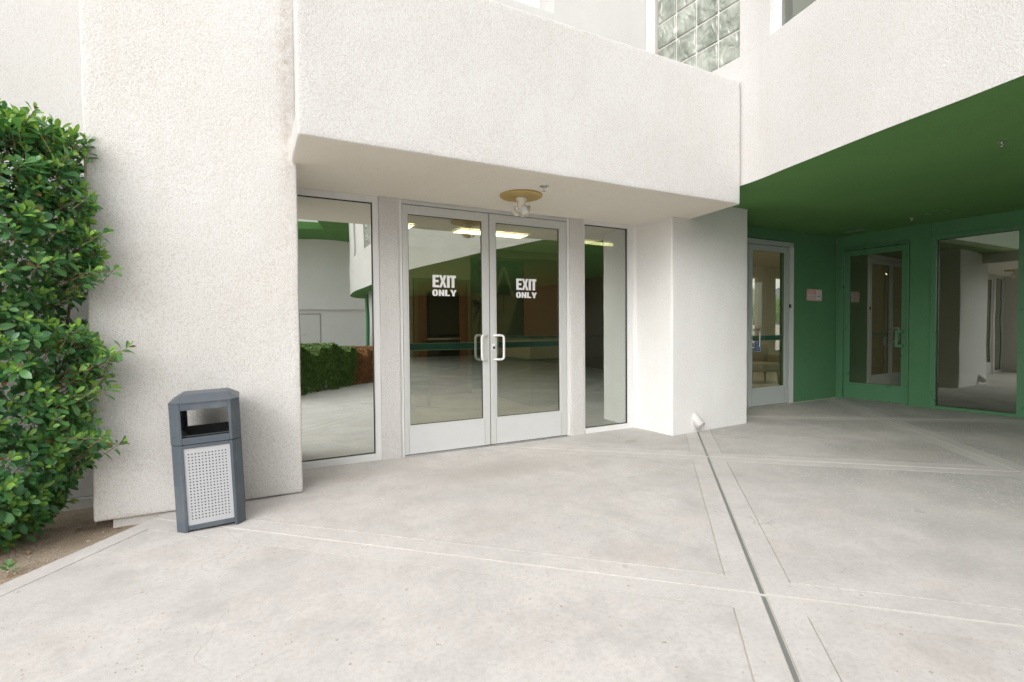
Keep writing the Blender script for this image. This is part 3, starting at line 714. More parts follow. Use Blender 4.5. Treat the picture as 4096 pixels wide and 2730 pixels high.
bx('astragal', DARK, DL, 1.8573, 1.8667, OB + 0.03, OB + 0.045, 0.02, 2.46, M=MB)
exit_letters(DL, 1.252, 1.499, OB + 0.0228 - 0.0005); exit_letters(DR, 2.187, 2.437, OB + 0.0228 - 0.0005)
pull(DL, 1.822, 1.742, OB + 0.004, 0.920, 1.178, WPAINT, M=MB); pull(DR, 1.902, 1.992, OB + 0.004, 0.920, 1.176, WPAINT, M=MB)
lk = lock(DR, 1.899, OB + 0.004, 1.053, WPAINT, MB)
bm = B(); keyhole(bm, 1.901, OB - 0.002, 1.046, MB); obj('keyhole', bm, CHROME, DR)
# white accessible doors at the back of the covered entrance
door_frame(5.262, 7.289, OE, 2.590, 0.04, 0.078, EPAINT, M=ME, jr=0.10, hmat=EPAINT)
bx('jamb', WPAINT, sub('door_frame', bld), 7.196, 7.287, OE - 0.004, OE, -0.01, 2.510, M=ME)
EL = leaf(5.305, 6.208, OE + 0.004, 0.016, 2.503, 0.075, 0.075, GLASS_E, EPAINT, EPAINT, M=ME, strip_z=(1.03, 1.105))
ER = leaf(6.222, 7.175, OE + 0.004, 0.016, 2.503, 0.080, 0.098, GLASS_E, EPAINT, EPAINT, M=ME, strip_z=(1.03, 1.105))
bx('astragal', DARK, EL, 6.2085, 6.2215, OE + 0.03, OE + 0.045, 0.02, 2.50, M=ME)
pull(ER, 6.262, 6.385, OE + 0.004, 0.925, 1.190, STEEL, 0.0135, 0.07, M=ME); pull(EL, 6.170, 6.050, OE + 0.004, 0.925, 1.190, STEEL, 0.0135, 0.07, M=ME)
lock(ER, 6.268, OE + 0.004, 1.068, STEEL, ME)
bm = B(); keyhole(bm, 6.270, OE - 0.002, 1.062, ME); obj('keyhole', bm, CHROME, ER)
BLUE = paint('blue_vinyl', (0.008, 0.12, 0.36), 0.45, 0.0)
def arc(cx_, cz, r, a0, a1, w_, k=16):
    return [[(cx_ + rr * cos(a), cz + rr * sin(a)) for rr, a in ((r - w_, t0), (r, t0), (r, t1), (r - w_, t1))] for t0, t1 in ((a0 + (a1 - a0) * i / k, a0 + (a1 - a0) * (i + 1) / k) for i in range(k))]
def seg(x0, z0, x1, z1, w_):
    d = Vector((x1 - x0, z1 - z0)).normalized(); n_ = Vector((-d.y, d.x)) * w_ / 2
    return [(x0 - n_.x, z0 - n_.y), (x1 - n_.x, z1 - n_.y), (x1 + n_.x, z1 + n_.y), (x0 + n_.x, z0 + n_.y)]
def rrect(x0, x1, z0, z1, r, k=5):
    out = []
    for cx_, cz, a0 in ((x1 - r, z0 + r, -pi / 2), (x1 - r, z1 - r, 0), (x0 + r, z1 - r, pi / 2), (x0 + r, z0 + r, pi)):
        for i in range(k + 1): a = a0 + pi / 2 * i / k; out.append((cx_ + r * cos(a), cz + r * sin(a)))
    return out
def flat(bm, polys, y, th, M=I4, mi=0):
    for pts in polys:
        if area(pts) < 0: pts = pts[::-1]
        a = [bm.verts.new(M @ Vector((p[0], y, p[1]))) for p in pts]; b = [bm.verts.new(M @ Vector((p[0], y + th, p[1]))) for p in pts]
        fs = [bm.faces.new(a[::-1]), bm.faces.new(b)] + [bm.faces.new((a[i], a[(i + 1) % len(a)], b[(i + 1) % len(b)], b[i])) for i in range(len(a))]
        for f in fs: f.material_index = mi
def rim(outer, inner): return [[outer[i], outer[(i + 1) % len(outer)], inner[(i + 1) % len(outer)], inner[i]] for i in range(len(outer))]
def wheelchair(cx_, z0, s):
    P = arc(cx_ - 0.03 * s, z0 + 0.32 * s, 0.24 * s, R(150), R(385), 0.06 * s)
    P += [seg(cx_ - 0.06 * s, z0 + 0.34 * s, cx_ - 0.06 * s, z0 + 0.74 * s, 0.075 * s), seg(cx_ - 0.09 * s, z0 + 0.44 * s, cx_ + 0.14 * s, z0 + 0.44 * s, 0.06 * s),
          seg(cx_ + 0.13 * s, z0 + 0.46 * s, cx_ + 0.25 * s, z0 + 0.17 * s, 0.065 * s), seg(cx_ + 0.23 * s, z0 + 0.18 * s, cx_ + 0.34 * s, z0 + 0.25 * s, 0.06 * s), seg(cx_ - 0.07 * s, z0 + 0.58 * s, cx_ + 0.10 * s, z0 + 0.58 * s, 0.055 * s)]
    P += arc(cx_ - 0.06 * s, z0 + 0.86 * s, 0.075 * s, 0, 2 * pi, 0.0749 * s, 12); return P
bm = B(); yy = OE + 0.0218
flat(bm, [rrect(6.378, 6.528, 0.853, 1.021, 0.02)], yy, 0.0006, ME); flat(bm, rim(rrect(6.384, 6.522, 0.859, 1.015, 0.017), rrect(6.389, 6.517, 0.864, 1.010, 0.014)), yy - 0.0004, 0.0003, ME, mi=1)
flat(bm, wheelchair(6.450, 0.868, 0.14), yy - 0.0004, 0.0003, ME, mi=1); obj('accessibility_sticker', bm, [BLUE, WHITEV], ER)
bx('strike_box', DARK, ER, 7.178, 7.20, OE - 0.022, OE + 0.003, 1.54, 1.60, M=ME, bev=0.003)
# green door and its frame
door_frame(0.021, 0.954, -0.022, 2.550, 0.052, 0.036, GREENP, M=MF, jr=0.028)
DF = leaf(0.081, 0.918, 0.012, 0.020, 2.504, 0.065, 0.050, GLASS_R, GREENP, GREENP, M=MF, rail_b=0.275, rail_t=0.072)
bm = B()
box(bm, 0.806, 0.836, -0.068, -0.052, 0.905, 1.172, MF, bev=0.002); box(bm, 0.836, 0.890, -0.068, -0.052, 0.905, 0.945, MF, bev=0.002); box(bm, 0.836, 0.890, -0.068, -0.052, 1.132, 1.172, MF, bev=0.002)
box(bm, 0.876, 0.890, -0.052, 0.006, 0.907, 0.943, MF, bev=0.001); box(bm, 0.876, 0.890, -0.052, 0.006, 1.134, 1.170, MF, bev=0.001)
obj('pull_handle', bm, GREENP, DF)
lock(DF, 0.895, 0.006, 1.05, GREENP, MF)
bm = B(); keyhole(bm, 0.895, 0.0, 1.048, MF); obj('keyhole', bm, GREENP, DF)

# ------------------------------------------------------------------ lobby behind the glass
W8 = PM(8.3)
wall('lobby_floor', FLOOR, -3.0, 17, 5.06, 13.2, -0.12, 0.008, bev=0)
wall('lobby_ceiling', TILE, -3.0, 6.35, 5.001, 10.1, 2.76, 2.85, bev=0)
wall('lobby_ceiling', BEIGE, 6.36, 17, 5.35, 13.2, 3.05, 3.15, bev=0)
wall('lobby_wall', BEIGE, -3.1, -3.0, 5.0, 10.1, 0, 2.76, bev=0)
wall('lobby_wall', BEIGE, -3.0, 1.945, 8.30, 8.42, 0, 2.76, bev=0, M=W8)
wall('lobby_wall', BEIGE, 1.947, 3.05, 8.30, 8.42, 2.19, 2.76, bev=0, M=W8)
wall('lobby_wall', BEIGE, 3.052, 4.19, 8.30, 8.42, 0, 2.76, bev=0, M=W8)
wall('lobby_panelling', WOODP, 4.192, 5.45, 8.25, 8.42, 0, 2.76, bev=0, M=W8)
wall('lobby_beam', WOODP, 3.052, 5.45, 7.95, 8.24, 2.61, 2.758, bev=0, M=W8)
tile_bm = B()
for i in range(-2, 10): box(tile_bm, i * 0.61 + 0.2, i * 0.61 + 0.222, 5.05, 8.98, 2.7545, 2.7595)
for j in range(0, 6): box(tile_bm, -2.9, 6.28, 5.4 + j * 0.61, 5.422 + j * 0.61, 2.7535, 2.7585)
obj('ceiling_grid', tile_bm, paint('grid_white', (0.5, 0.49, 0.46), 0.6, 0), bld)
wall('lobby_wall', BEIGE, 6.30, 6.40, 5.35, 8.93, 0, 3.05, bev=0)
# rear room: openings to daylight in its back wall
W9 = PM(9.2)
for a, b in [(5.48, 12.25), (12.55, 13.38), (13.95, 15.2)]: wall('lobby_wall', BEIGE, a, b, 9.2, 9.3, 0, 3.05, bev=0, M=W9)
for a, b in ((12.25, 12.55), (13.38, 13.95)):
    wall('lobby_wall', BEIGE, a, b, 9.2, 9.3, 0, 0.5, bev=0, M=W9); wall('lobby_wall', BEIGE, a, b, 9.2, 9.3, 2.72, 3.05, bev=0, M=W9)
bx('lobby_wall', BEIGE, bld, 16.3, 16.4, 4.5, 10.1, 0, 3.05)
FILL_LAMP = emit('fill_light_panel', (1.0, 0.86, 0.62), 9.0)
def ceiling_light(x, y, label, grp, z=2.75):
    x, y = T(x, y)
    t = thing('ceiling_light', label, 'ceiling light', (x, y, z), group=grp)
    bm = B()
    for q in ((-0.61, 0.61, -0.17, -0.15), (-0.61, 0.61, 0.15, 0.17), (-0.61, -0.59, -0.15, 0.15), (0.59, 0.61, -0.15, 0.15)): box(bm, q[0], q[1], q[2], q[3], -0.012, 0.001)
    obj('frame', bm, WPAINT, t, local=True)
    bm = B(); box(bm, -0.59, 0.59, -0.15, 0.15, -0.006, -0.002); obj('diffuser', bm, LAMP if z < 3 else FILL_LAMP, t, local=True)
ceiling_light(0.98, 6.67, 'glowing strip light on the lobby ceiling at the left door leaf top', 'lobby ceiling lights')
ceiling_light(2.82, 6.66, 'glowing strip light on the lobby ceiling above the right EXIT ONLY sign', 'lobby ceiling lights')
ceiling_light(4.75, 6.66, 'glowing strip light seen through the narrow window beside the doors', 'lobby ceiling lights')
ceiling_light(9.6, 6.9, 'added unseen fill light in the room behind the white accessible door', 'lobby ceiling lights', 3.04)  # unseen lamp added to brighten the room behind the door glass
ceiling_light(7.3, 6.4, 'added unseen fill light just inside the white accessible door', 'lobby ceiling lights', 3.04)  # second unseen lamp added for the same room
# inner wooden door
wd = sub('lobby_door', bld)
bm = B(); box(bm, 1.95, 2.02, 8.24, 8.30, 0, 2.185, M=W8); box(bm, 2.975, 3.045, 8.24, 8.30, 0, 2.185, M=W8); box(bm, 2.02, 2.975, 8.242, 8.30, 2.125, 2.185, M=W8); obj('frame', bm, paint('taupe_frame', (0.27, 0.235, 0.18), 0.5, 0), wd)
bm = B(); box(bm, 2.025, 2.19, 8.262, 8.30, 0.01, 2.12, M=W8); box(bm, 2.82, 2.97, 8.262, 8.30, 0.01, 2.12, M=W8); box(bm, 2.19, 2.82, 8.263, 8.30, 1.93, 2.12, M=W8); box(bm, 2.19, 2.82, 8.263, 8.30, 0.01, 0.45, M=W8); obj('leaf', bm, WOOD, wd)
bx('vision_panel', glass('dark_vision_glass', (0.2, 0.26, 0.22), 0.1), wd, 2.19, 2.82, 8.275, 8.281, 0.45, 1.93, M=W8)
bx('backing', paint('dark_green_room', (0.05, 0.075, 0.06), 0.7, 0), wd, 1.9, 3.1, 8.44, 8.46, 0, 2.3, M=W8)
bm = B(); tube(bm, [W8 @ Vector((2.12, 8.20, 1.06)), W8 @ Vector((2.80, 8.20, 1.06))], 0.02, 10); tube(bm, [W8 @ Vector((2.15, 8.20, 1.06)), W8 @ Vector((2.15, 8.265, 1.06))], 0.016, 10); tube(bm, [W8 @ Vector((2.78, 8.20, 1.06)), W8 @ Vector((2.78, 8.265, 1.06))], 0.016, 10); obj('push_bar', bm, STEEL, wd)
# reception counter
ct = thing('reception_counter', 'L shaped reception counter with white upper panel behind the right door leaf', 'counter', (3.91, 6.83, 0))
bm = B(); prism(bm, [T(3.318, 6.312), T(5.6, 6.312), T(5.6, 6.80), T(3.80, 6.80), T(3.76, 7.70), T(3.27, 7.70)], 0.10, 0.735); obj('body', bm, paint('counter_beige', (0.36, 0.36, 0.27), 0.5, 0.05), ct)
bm = B(); prism(bm, [T(3.36, 6.36), T(5.6, 6.36), T(5.6, 6.78), T(3.78, 6.78), T(3.74, 7.68), T(3.31, 7.68)], 0.0, 0.10); obj('plinth', bm, paint('counter_plinth', (0.33, 0.32, 0.25), 0.5, 0.05), ct)
bm = B(); prism(bm, [T(3.30, 6.295), T(5.6, 6.295), T(5.6, 6.46), T(3.45, 6.46), T(3.40, 7.70), T(3.25, 7.70)], 0.765, 1.095); obj('upper_panel', bm, paint('counter_white', (0.62, 0.66, 0.61), 0.4, 0.02), ct)
bm = B(); prism(bm, [T(3.28, 6.275), T(5.6, 6.275), T(5.6, 6.85), T(3.86, 6.85), T(3.82, 7.70), T(3.23, 7.70)], 0.735, 0.765); prism(bm, [T(3.28, 6.275), T(5.6, 6.275), T(5.6, 6.50), T(3.49, 6.50), T(3.44, 7.70), T(3.23, 7.70)], 1.095, 1.125); obj('countertop', bm, TEAL, ct)
# wall mural: stylised palms on a dark teal ground with a pale chevron
mu = thing('wall_mural', 'dark teal wall mural with painted palm trees and a pale chevron', 'mural', (4.36, 8.96, 0.05))
bx('panel', paint('mural_teal', (0.060, 0.115, 0.090), 0.7, 0.15), mu, 3.07, 4.18, 8.282, 8.298, 0.07, 2.60, M=W8)
bm = B(); flat(bm, [[(3.07, 0.9), (3.75, 0.9), (4.10, 1.9), (3.07, 1.95)]], 8.279, 0.002, W8); obj('painted_ground', bm, paint('mural_sage', (0.20, 0.24, 0.17), 0.7, 0.1), mu)
bm = B(); flat(bm, [seg(3.40, 1.35, 3.745, 2.46, 0.065), seg(3.775, 2.47, 3.96, 1.90, 0.062), seg(3.26, 2.45, 3.34, 2.30, 0.05)], 8.276, 0.002, W8); obj('painted_chevron', bm, paint('mural_cream', (0.33, 0.35, 0.27), 0.7, 0.1), mu)
PALMD = paint('mural_dark_frond', (0.018, 0.035, 0.028), 0.7, 0); PALMB = paint('mural_brown', (0.12, 0.075, 0.045), 0.7, 0.1)
def painted_palm(cx_, cz, s, n_, zt, lean):
    bm = B()
    for i in range(n_):
        a = 2 * pi * i / n_ + random.uniform(-.2, .2); L = s * random.uniform(.75, 1.1); prev = (cx_, cz); P = []
        for k in range(1, 7):
            t = k / 6; x = cx_ + cos(a) * L * t; z = cz + sin(a) * L * t * 0.75 - 0.45 * L * t * t; P.append(seg(prev[0], prev[1], x, z, 0.02 * s + 0.06 * s * sin(pi * t)))
            for sgn in (-1, 1):
                P.append(seg(prev[0], prev[1], x + sgn * 0.10 * s * (1 - t * .5) * abs(sin(a)), z - 0.13 * s, 0.018 * s))
            prev = (x, z)
        flat(bm, [q for q in P if abs(area(q)) > 1e-9 and all(3.07 < p[0] < 4.18 and p[1] < 2.6 for p in q)], 8.272 - 0.0006 * i, 0.0004, W8)
    obj('painted_fronds', bm, PALMD, mu)
    bm = B(); flat(bm, [seg(cx_, cz, cx_ + lean, zt, 0.035 * s + 0.012)], 8.2745, 0.001, W8); obj('painted_trunk', bm, PALMB, mu)
painted_palm(3.28, 1.72, 0.42, 11, 0.30, -0.17); painted_palm(3.764, 2.09, 0.17, 12, 1.55, -0.02); painted_palm(3.16, 2.46, 0.46, 10, 1.9, -0.05)
bm = B()
for i in range(160):
    x = random.uniform(3.08, 3.5); z = 0.12 + abs(random.gauss(0, 0.28)); r_ = random.uniform(.01, .03)
    if z < 0.85: flat(bm, [seg(x, z, x + random.uniform(-.03, .03), z + r_, 0.012)], 8.2715, 0.0005, W8)
q_ = obj('painted_shrubs', bm, PALMD, mu)
def armchair(x, y, rz, label, fab, legm, w_=0.62, tufts=False):
    x, y = T(x, y)
    t = thing('armchair', label, 'chair', (x, y, 0), rot=(0, 0, rz))
    bm = B(); box(bm, -w_ / 2, w_ / 2, -0.30, 0.28, 0.26, 0.46, bev=0.05, seg=4); obj('seat', bm, fab, t, local=True, smooth=True)
    bm = B(); vs = box(bm, -w_ / 2, w_ / 2, 0.17, 0.30, 0.40, 0.88, bev=0.05, seg=4)
    for v in bm.verts: v.co.y += 0.14 * max(0, v.co.z - .4) - 0.35 * v.co.x ** 2 * 2
    obj('backrest', bm, fab, t, local=True, smooth=True)
    for sx in (-1, 1):
        bm = B(); box(bm, sx * w_ / 2 - 0.05, sx * w_ / 2 + 0.05, -0.26, 0.26, 0.30, 0.64, bev=0.04, seg=3); obj('armrest', bm, fab, t, local=True, smooth=True)
        for sy in (-0.26, 0.24):
            bm = B(); tube(bm, [(sx * (w_ / 2 - 0.05), sy, 0.27), (sx * (w_ / 2 - 0.03), sy * 1.08, 0.0)], [0.024, 0.014], 10); obj('leg', bm, legm, t, local=True)
    if tufts:
        bm = B()
        for i in range(-2, 3):
            for k in range(2): 
                xx = i * 0.11 + (k % 2) * 0.055; zz = 0.60 + 0.13 * k; lathe(bm, [(0.013, -0.006), (0.013, 0.0), (0.006, 0.006)], 0, 0, 10, Matrix.Translation((xx, 0.165 + 0.14 * (zz - .4) - 0.7 * xx * xx, zz)) @ Matrix.Rotation(R(90), 4, 'X'))
        obj('tufting_buttons', bm, RUBBER, t, local=True)
    return t
LEGW = wood_mat('pale_leg_wood', (0.34, 0.20, 0.10), (0.42, 0.27, 0.15))
armchair(9.25, 6.75, R(-25), 'button tufted beige armchair on wooden legs behind the white accessible door', paint('beige_linen', (0.33, 0.30, 0.23), 0.9, 0.05), LEGW, 0.66, True)
armchair(1.52, 7.15, R(35), 'blue grey armchair behind the left EXIT ONLY door leaf', paint('blue_grey_fabric', (0.15, 0.17, 0.18), 0.9, 0.05), paint('dark_leg', (0.03, 0.03, 0.035), 0.5, 0), 0.6)

# ------------------------------------------------------------------ lights, sprinklers, signs on the building
fl = thing('floodlight', 'cream twin head motion floodlight on a yellowed round ceiling plate over the doors', 'floodlight', (*T(1.95, 3.875), HS))
CREAM = paint('aged_cream_plastic', (0.74, 0.70, 0.60), 0.4, 0.2); YEL = paint('yellowed_plate', (0.50, 0.36, 0.13), 0.45, 0.5)
bm = B(); lathe(bm, [(0.203, -0.001), (0.203, -0.012), (0.196, -0.019), (0.172, -0.023), (0.165, -0.020), (0.150, -0.020), (0.02, -0.020)], 0, 0, 48); obj('base_plate', bm, YEL, fl, local=True)
bm = B(); lathe(bm, [(0.056, -0.019), (0.056, -0.045), (0.050, -0.056), (0.040, -0.062), (0.040, -0.11), (0.034, -0.125)], 0, 0, 28); obj('housing', bm, CREAM, fl, local=True)
def lamp_head(dx, dy, tilt, az):
    Mx = Matrix.Translation((dx, dy, -0.125)) @ Matrix.Rotation(az, 4, 'Z') @ Matrix.Rotation(tilt, 4, 'Y')
    h = bpy.data.objects.new('lamp_head', None); C.objects.link(h); h.parent = fl; BASE[h.name] = Vector((0, 0, 0))
    bm = B(); k = 20
    oc = [(0.035 + 0.025 * 0, 0, 0)]
    # curved shield: part of a cylinder shell
    for s0 in range(10):
        a0, a1 = R(-34 + 6.8 * s0), R(-34 + 6.8 * (s0 + 1))
        P = []
        for r_, hh in ((0.118, 0.034), (0.111, 0.034)):
            for a in (a0, a1):
                for z in (-hh, hh): P.append(Vector((r_ * cos(a) - 0.075, z, r_ * sin(a))))
        v = [bm.verts.new(Mx @ p) for p in P]
        for q in ((0, 1, 3, 2), (4, 6, 7, 5), (0, 2, 6, 4), (1, 5, 7, 3)) + (((0, 4, 5, 1),) if s0 == 0 else ()) + (((2, 3, 7, 6),) if s0 == 9 else ()): bm.faces.new([v[i] for i in q])
    obj('shade', bm, CREAM, h, local=True)
    bm = B(); lathe(bm, [(0.012, 0.0), (0.030, 0.012), (0.034, 0.032)], 0, 0, 20, Mx @ Matrix.Rotation(R(90), 4, 'Y') @ Matrix.Translation((0, 0, -0.01))); obj('bulb', bm, WHITEV, h, local=True)
    bm = B(); tube(bm, [(dx * 0.35, dy * 0.35, -0.10), (dx, dy, -0.125)], 0.012, 10); obj('knuckle', bm, paint('brown_knuckle', (0.22, 0.13, 0.07), 0.5, 0), h, local=True)
lamp_head(-0.040, 0.02, R(26), R(172)); lamp_head(0.050, 0.03, R(30), R(22))
sn = bpy.data.objects.new('motion_sensor', None); C.objects.link(sn); sn.parent = fl; BASE[sn.name] = Vector((0, 0, 0))
Ms = Matrix.Translation((0.012, -0.035, -0.148)) @ Matrix.Rotation(R(-14), 4, 'Y') @ Matrix.Rotation(R(-18), 4, 'X')
bm = B(); lathe(bm, [(0.030, -0.036), (0.035, -0.032), (0.035, 0.032), (0.029, 0.038)], 0, 0, 24, Ms); obj('body', bm, CREAM, sn, local=True)
bm = B()
for s0 in range(8):
    a0, a1 = R(-150 + 15 * s0), R(-150 + 15 * (s0 + 1))
    v = [bm.verts.new(Ms @ Vector((r_ * cos(a), r_ * sin(a), z))) for r_ in (0.0362, 0.0345) for a in (a0, a1) for z in (-0.020, 0.022)]
    for q in ((0, 1, 3, 2), (4, 6, 7, 5), (0, 2, 6, 4), (1, 5, 7, 3)): bm.faces.new([v[i] for i in q])
obj('lens', bm, paint('pale_lens', (0.60, 0.66, 0.72), 0.3, 0), sn, local=True)

def sprinkler(x, y, z, label, rz=0.0):
    x, y = T(x, y)
    t = thing('fire_sprinkler', label, 'fire sprinkler', (x, y, z), group='ceiling fire sprinklers', rot=(0, 0, rz))
    bm = B(); lathe(bm, [(0.043, 0.0), (0.043, -0.003), (0.030, -0.008), (0.018, -0.006), (0.012, -0.004)], 0, 0, 28); obj('escutcheon', bm, CHROME, t, local=True)
    bm = B(); lathe(bm, [(0.009, -0.004), (0.009, -0.018), (0.006, -0.020)], 0, 0, 14); tube(bm, [(0.010, 0, -0.014), (0.013, 0, -0.026), (0.004, 0, -0.044)], 0.003, 8); tube(bm, [(-0.010, 0, -0.014), (-0.013, 0, -0.026), (-0.004, 0, -0.044)], 0.003, 8); obj('frame_arms', bm, CHROME, t, local=True)
    bm = B(); lathe(bm, [(0.004, -0.043), (0.017, -0.046), (0.017, -0.048), (0.003, -0.049)], 0, 0, 20); obj('deflector', bm, CHROME, t, local=True)
sprinkler(2.011, 3.541, HS, 'chrome fire sprinkler on the beige soffit beside the round floodlight', 0.4)
sprinkler(5.149, 1.637, 2.724, 'chrome fire sprinkler near the outer edge of the green ceiling', 0.5)
sprinkler(7.944, 3.438, 2.764, 'small fire sprinkler on the green ceiling above the green door', 0.9)
def recessed(x, y, w_, d_, label, z):
    x, y = T(x, y)
    t = thing('recessed_light', label, 'recessed light', (x, y, z), group='lights recessed in the green ceiling')
    bm = B(); t_ = 0.035
    for q in ((-w_ - t_, w_ + t_, -d_ - t_, -d_), (-w_ - t_, w_ + t_, d_, d_ + t_), (-w_ - t_, -w_, -d_, d_), (w_, w_ + t_, -d_, d_)): box(bm, q[0], q[1], q[2], q[3], -0.006, 0.004)
    obj('trim', bm, GREENP, t, local=True)
    bx('lens', paint('grey_lens', (0.30, 0.29, 0.25), 0.4, 0.1), t, -w_, w_, -d_, d_, -0.003, 0.004, local=True)
recessed(5.56, 3.02, 0.09, 0.085, 'square recessed light in the green ceiling nearest the white pillar', 2.733)
recessed(7.79, 3.09, 0.075, 0.085, 'square recessed light in the green ceiling in front of the green door', 2.762)
recessed(8.12, 4.25, 0.065, 0.13, 'dim recessed light in the corner of the green ceiling above the NO SMOKING sign', 2.770)

# scupper pipe at the foot of the pillar
dp = thing('drain_pipe', 'white angled drain pipe stub low on the front of the white pillar', 'drain pipe', (4.70, 4.25, 0.15))
bm = B(); p0 = Vector((4.672, 4.36, 0.245)); p1 = Vector((4.700, 4.175, 0.083)); d_ = (p1 - p0).normalized(); a_ = d_.cross(Vector((0, 0, 1))).normalized(); b_ = d_.cross(a_); K = 28
rg = []
for P, r_ in ((p0, 0.054), (p1, 0.054), (p1, 0.048), (p0, 0.048)):
    rr = []
    for k in range(K):
        an = 2 * pi * k / K; q = P + (a_ * cos(an) + b_ * sin(an)) * r_
        rr.append(bm.verts.new(q))
    rg.append(rr)
for s, t in zip(rg, rg[1:]):
    for k in range(K): f = bm.faces.new((s[k], s[(k + 1) % K], t[(k + 1) % K], t[k])); f.smooth = True
obj('pipe', bm, paint('white_pipe_paint', (0.70, 0.69, 0.67), 0.5, 0.4), dp)

# no-smoking sign
ns = thing('no_smoking_sign', 'faded red and white NO SMOKING IN THIS AREA sign on the green wall', 'sign', (8.379, 5.095, 1.76))
PINK = paint('faded_red', (0.70, 0.43, 0.41), 0.5, 0.1); GREYK = paint('faded_black', (0.14, 0.15, 0.16), 0.5, 0)
y0 = OE - 0.004
Mn = ME @ Matrix.Translation((7.83, 0, 1.762)) @ Matrix.Rotation(R(0.6), 4, 'Y') @ Matrix.Translation((-7.83, 0, -1.762))
bm = B(); flat(bm, [rrect(7.621, 8.034, 1.665, 1.860, 0.012)], y0, 0.0035, Mn); obj('plate', bm, PINK, ns)
bm = B(); flat(bm, [rrect(7.874, 8.018, 1.680, 1.847, 0.004)], y0 - 0.0006, 0.0005, Mn); obj('pictogram_panel', bm, paint('sign_white', (0.82, 0.81, 0.79), 0.5, 0.1), ns)
bm = B(); S1 = lambda polys: [[(7.946 + (p[0]) * 0.79, 1.7635 + p[1]) for p in q] for q in polys]
flat(bm, S1(arc(0, 0, 0.078, 0, 2 * pi, 0.014, 28) + [seg(-0.048, 0.048, 0.048, -0.048, 0.014)]), y0 - 0.0012, 0.0004, Mn); obj('prohibition_ring', bm, PINK, ns)
bm = B(); flat(bm, S1([seg(-0.050, -0.018, 0.024, -0.018, 0.013), seg(0.030, -0.018, 0.046, -0.018, 0.013)] + arc(0.03, 0.012, 0.014, R(-60), R(120), 0.004, 8) + arc(0.028, 0.034, 0.012, R(90), R(290), 0.004, 8) + arc(0.018, 0.050, 0.012, R(-60), R(120), 0.004, 8)), y0 - 0.0017, 0.0004, Mn); obj('cigarette', bm, GREYK, ns)
def text_mesh(bm, txt, x0, x1, z0, z1, y, th, M=I4, bold=0.02):
    cu = bpy.data.curves.new('lettering', 'FONT'); cu.body = txt; cu.size = 1.0; cu.offset = bold; cu.resolution_u = 3; cu.fill_mode = 'FRONT'
    o = bpy.data.objects.new('lettering', cu); C.objects.link(o)
    me = o.to_mesh(depsgraph=bpy.context.evaluated_depsgraph_get())
    xs = [v.co.x for v in me.vertices]; ys = [v.co.y for v in me.vertices]
    if xs:
        ax, bxx, ay, by = min(xs), max(xs), min(ys), max(ys); vs = [bm.verts.new(M @ Vector((x0 + (v.co.x - ax) / (bxx - ax) * (x1 - x0), y, z0 + (v.co.y - ay) / (by - ay) * (z1 - z0)))) for v in me.vertices]
        fs = []
        for p in me.polygons:
            try: fs.append(bm.faces.new([vs[i] for i in p.vertices]))
            except ValueError: pass
    o.to_mesh_clear(); C.objects.unlink(o); bpy.data.objects.remove(o); bpy.data.curves.remove(cu)
bm = B(); text_mesh(bm, 'NO', 7.722, 7.780, 1.795, 1.838, y0 - 0.0008, 0.0004, Mn, 0.035); text_mesh(bm, 'SMOKING', 7.650, 7.852, 1.738, 1.783, y0 - 0.0008, 0.0004, Mn, 0.035); text_mesh(bm, 'IN THIS AREA', 7.640, 7.868, 1.686, 1.722, y0 - 0.0008, 0.0004, Mn, 0.03)
obj('lettering', bm, paint('sign_letter_white', (0.74, 0.71, 0.69), 0.5, 0.1), ns)
bm = B()
for x, z in ((7.632, 1.849), (8.022, 1.849), (7.632, 1.676), (8.022, 1.676)):
    lathe(bm, [(0.006, 0), (0.006, 0.003), (0.003, 0.004)], 0, 0, 12, Mn @ Matrix.Translation((x, y0, z)) @ Matrix.Rotation(R(90), 4, 'X'))
obj('screws', bm, DARK, ns)

# ------------------------------------------------------------------ litter bin (built upright at its own origin, leans a little)
tb = thing('litter_bin', 'charcoal litter bin with open hood and perforated silver panels leaning by the wall', 'litter bin', (-0.226, 3.864, 0.0), rot=(R(0.4), R(-2.0), R(0.5)))
CHAR = paint('charcoal_plastic', (0.080, 0.098, 0.120), 0.42, 0.75, 0.5, 0, 0.0004, (1.9, 1.75, 1.5))
SILV = paint('silver_panel', (0.50, 0.51, 0.53), 0.35, 0.05, 0.5, 0.25)
def L(name, fn, mat, par=tb, **k):
    bm = B(); fn(bm); return obj(name, bm, mat, par, local=True, **k)
W2, D2, CH = 0.191, 0.203, 0.048
def corner(sx, sy, ins=0.0, th=0.05):
    w_, d_ = W2 - ins, D2 - ins
    P = [(w_, d_ - CH), (w_ - CH, d_), (w_ - CH - 0.016, d_), (w_ - CH - 0.016, d_ - 0.022), (w_ - CH + 0.002, d_ - 0.022), (w_ - 0.022, d_ - CH + 0.002), (w_ - 0.022, d_ - CH - 0.016), (w_, d_ - CH - 0.016)]
    P = [(sx * x, sy * y) for x, y in P]
    return P if sx * sy > 0 else P[::-1]
for sx in (-1, 1):
    for sy in (-1, 1):
        L('corner_post', lambda bm: prism(bm, corner(sx, sy, 0.002), 0.0, 0.549, bev=0.002, seg=2), CHAR)
xr = W2 - CH - 0.0185; yr = D2 - CH - 0.0185
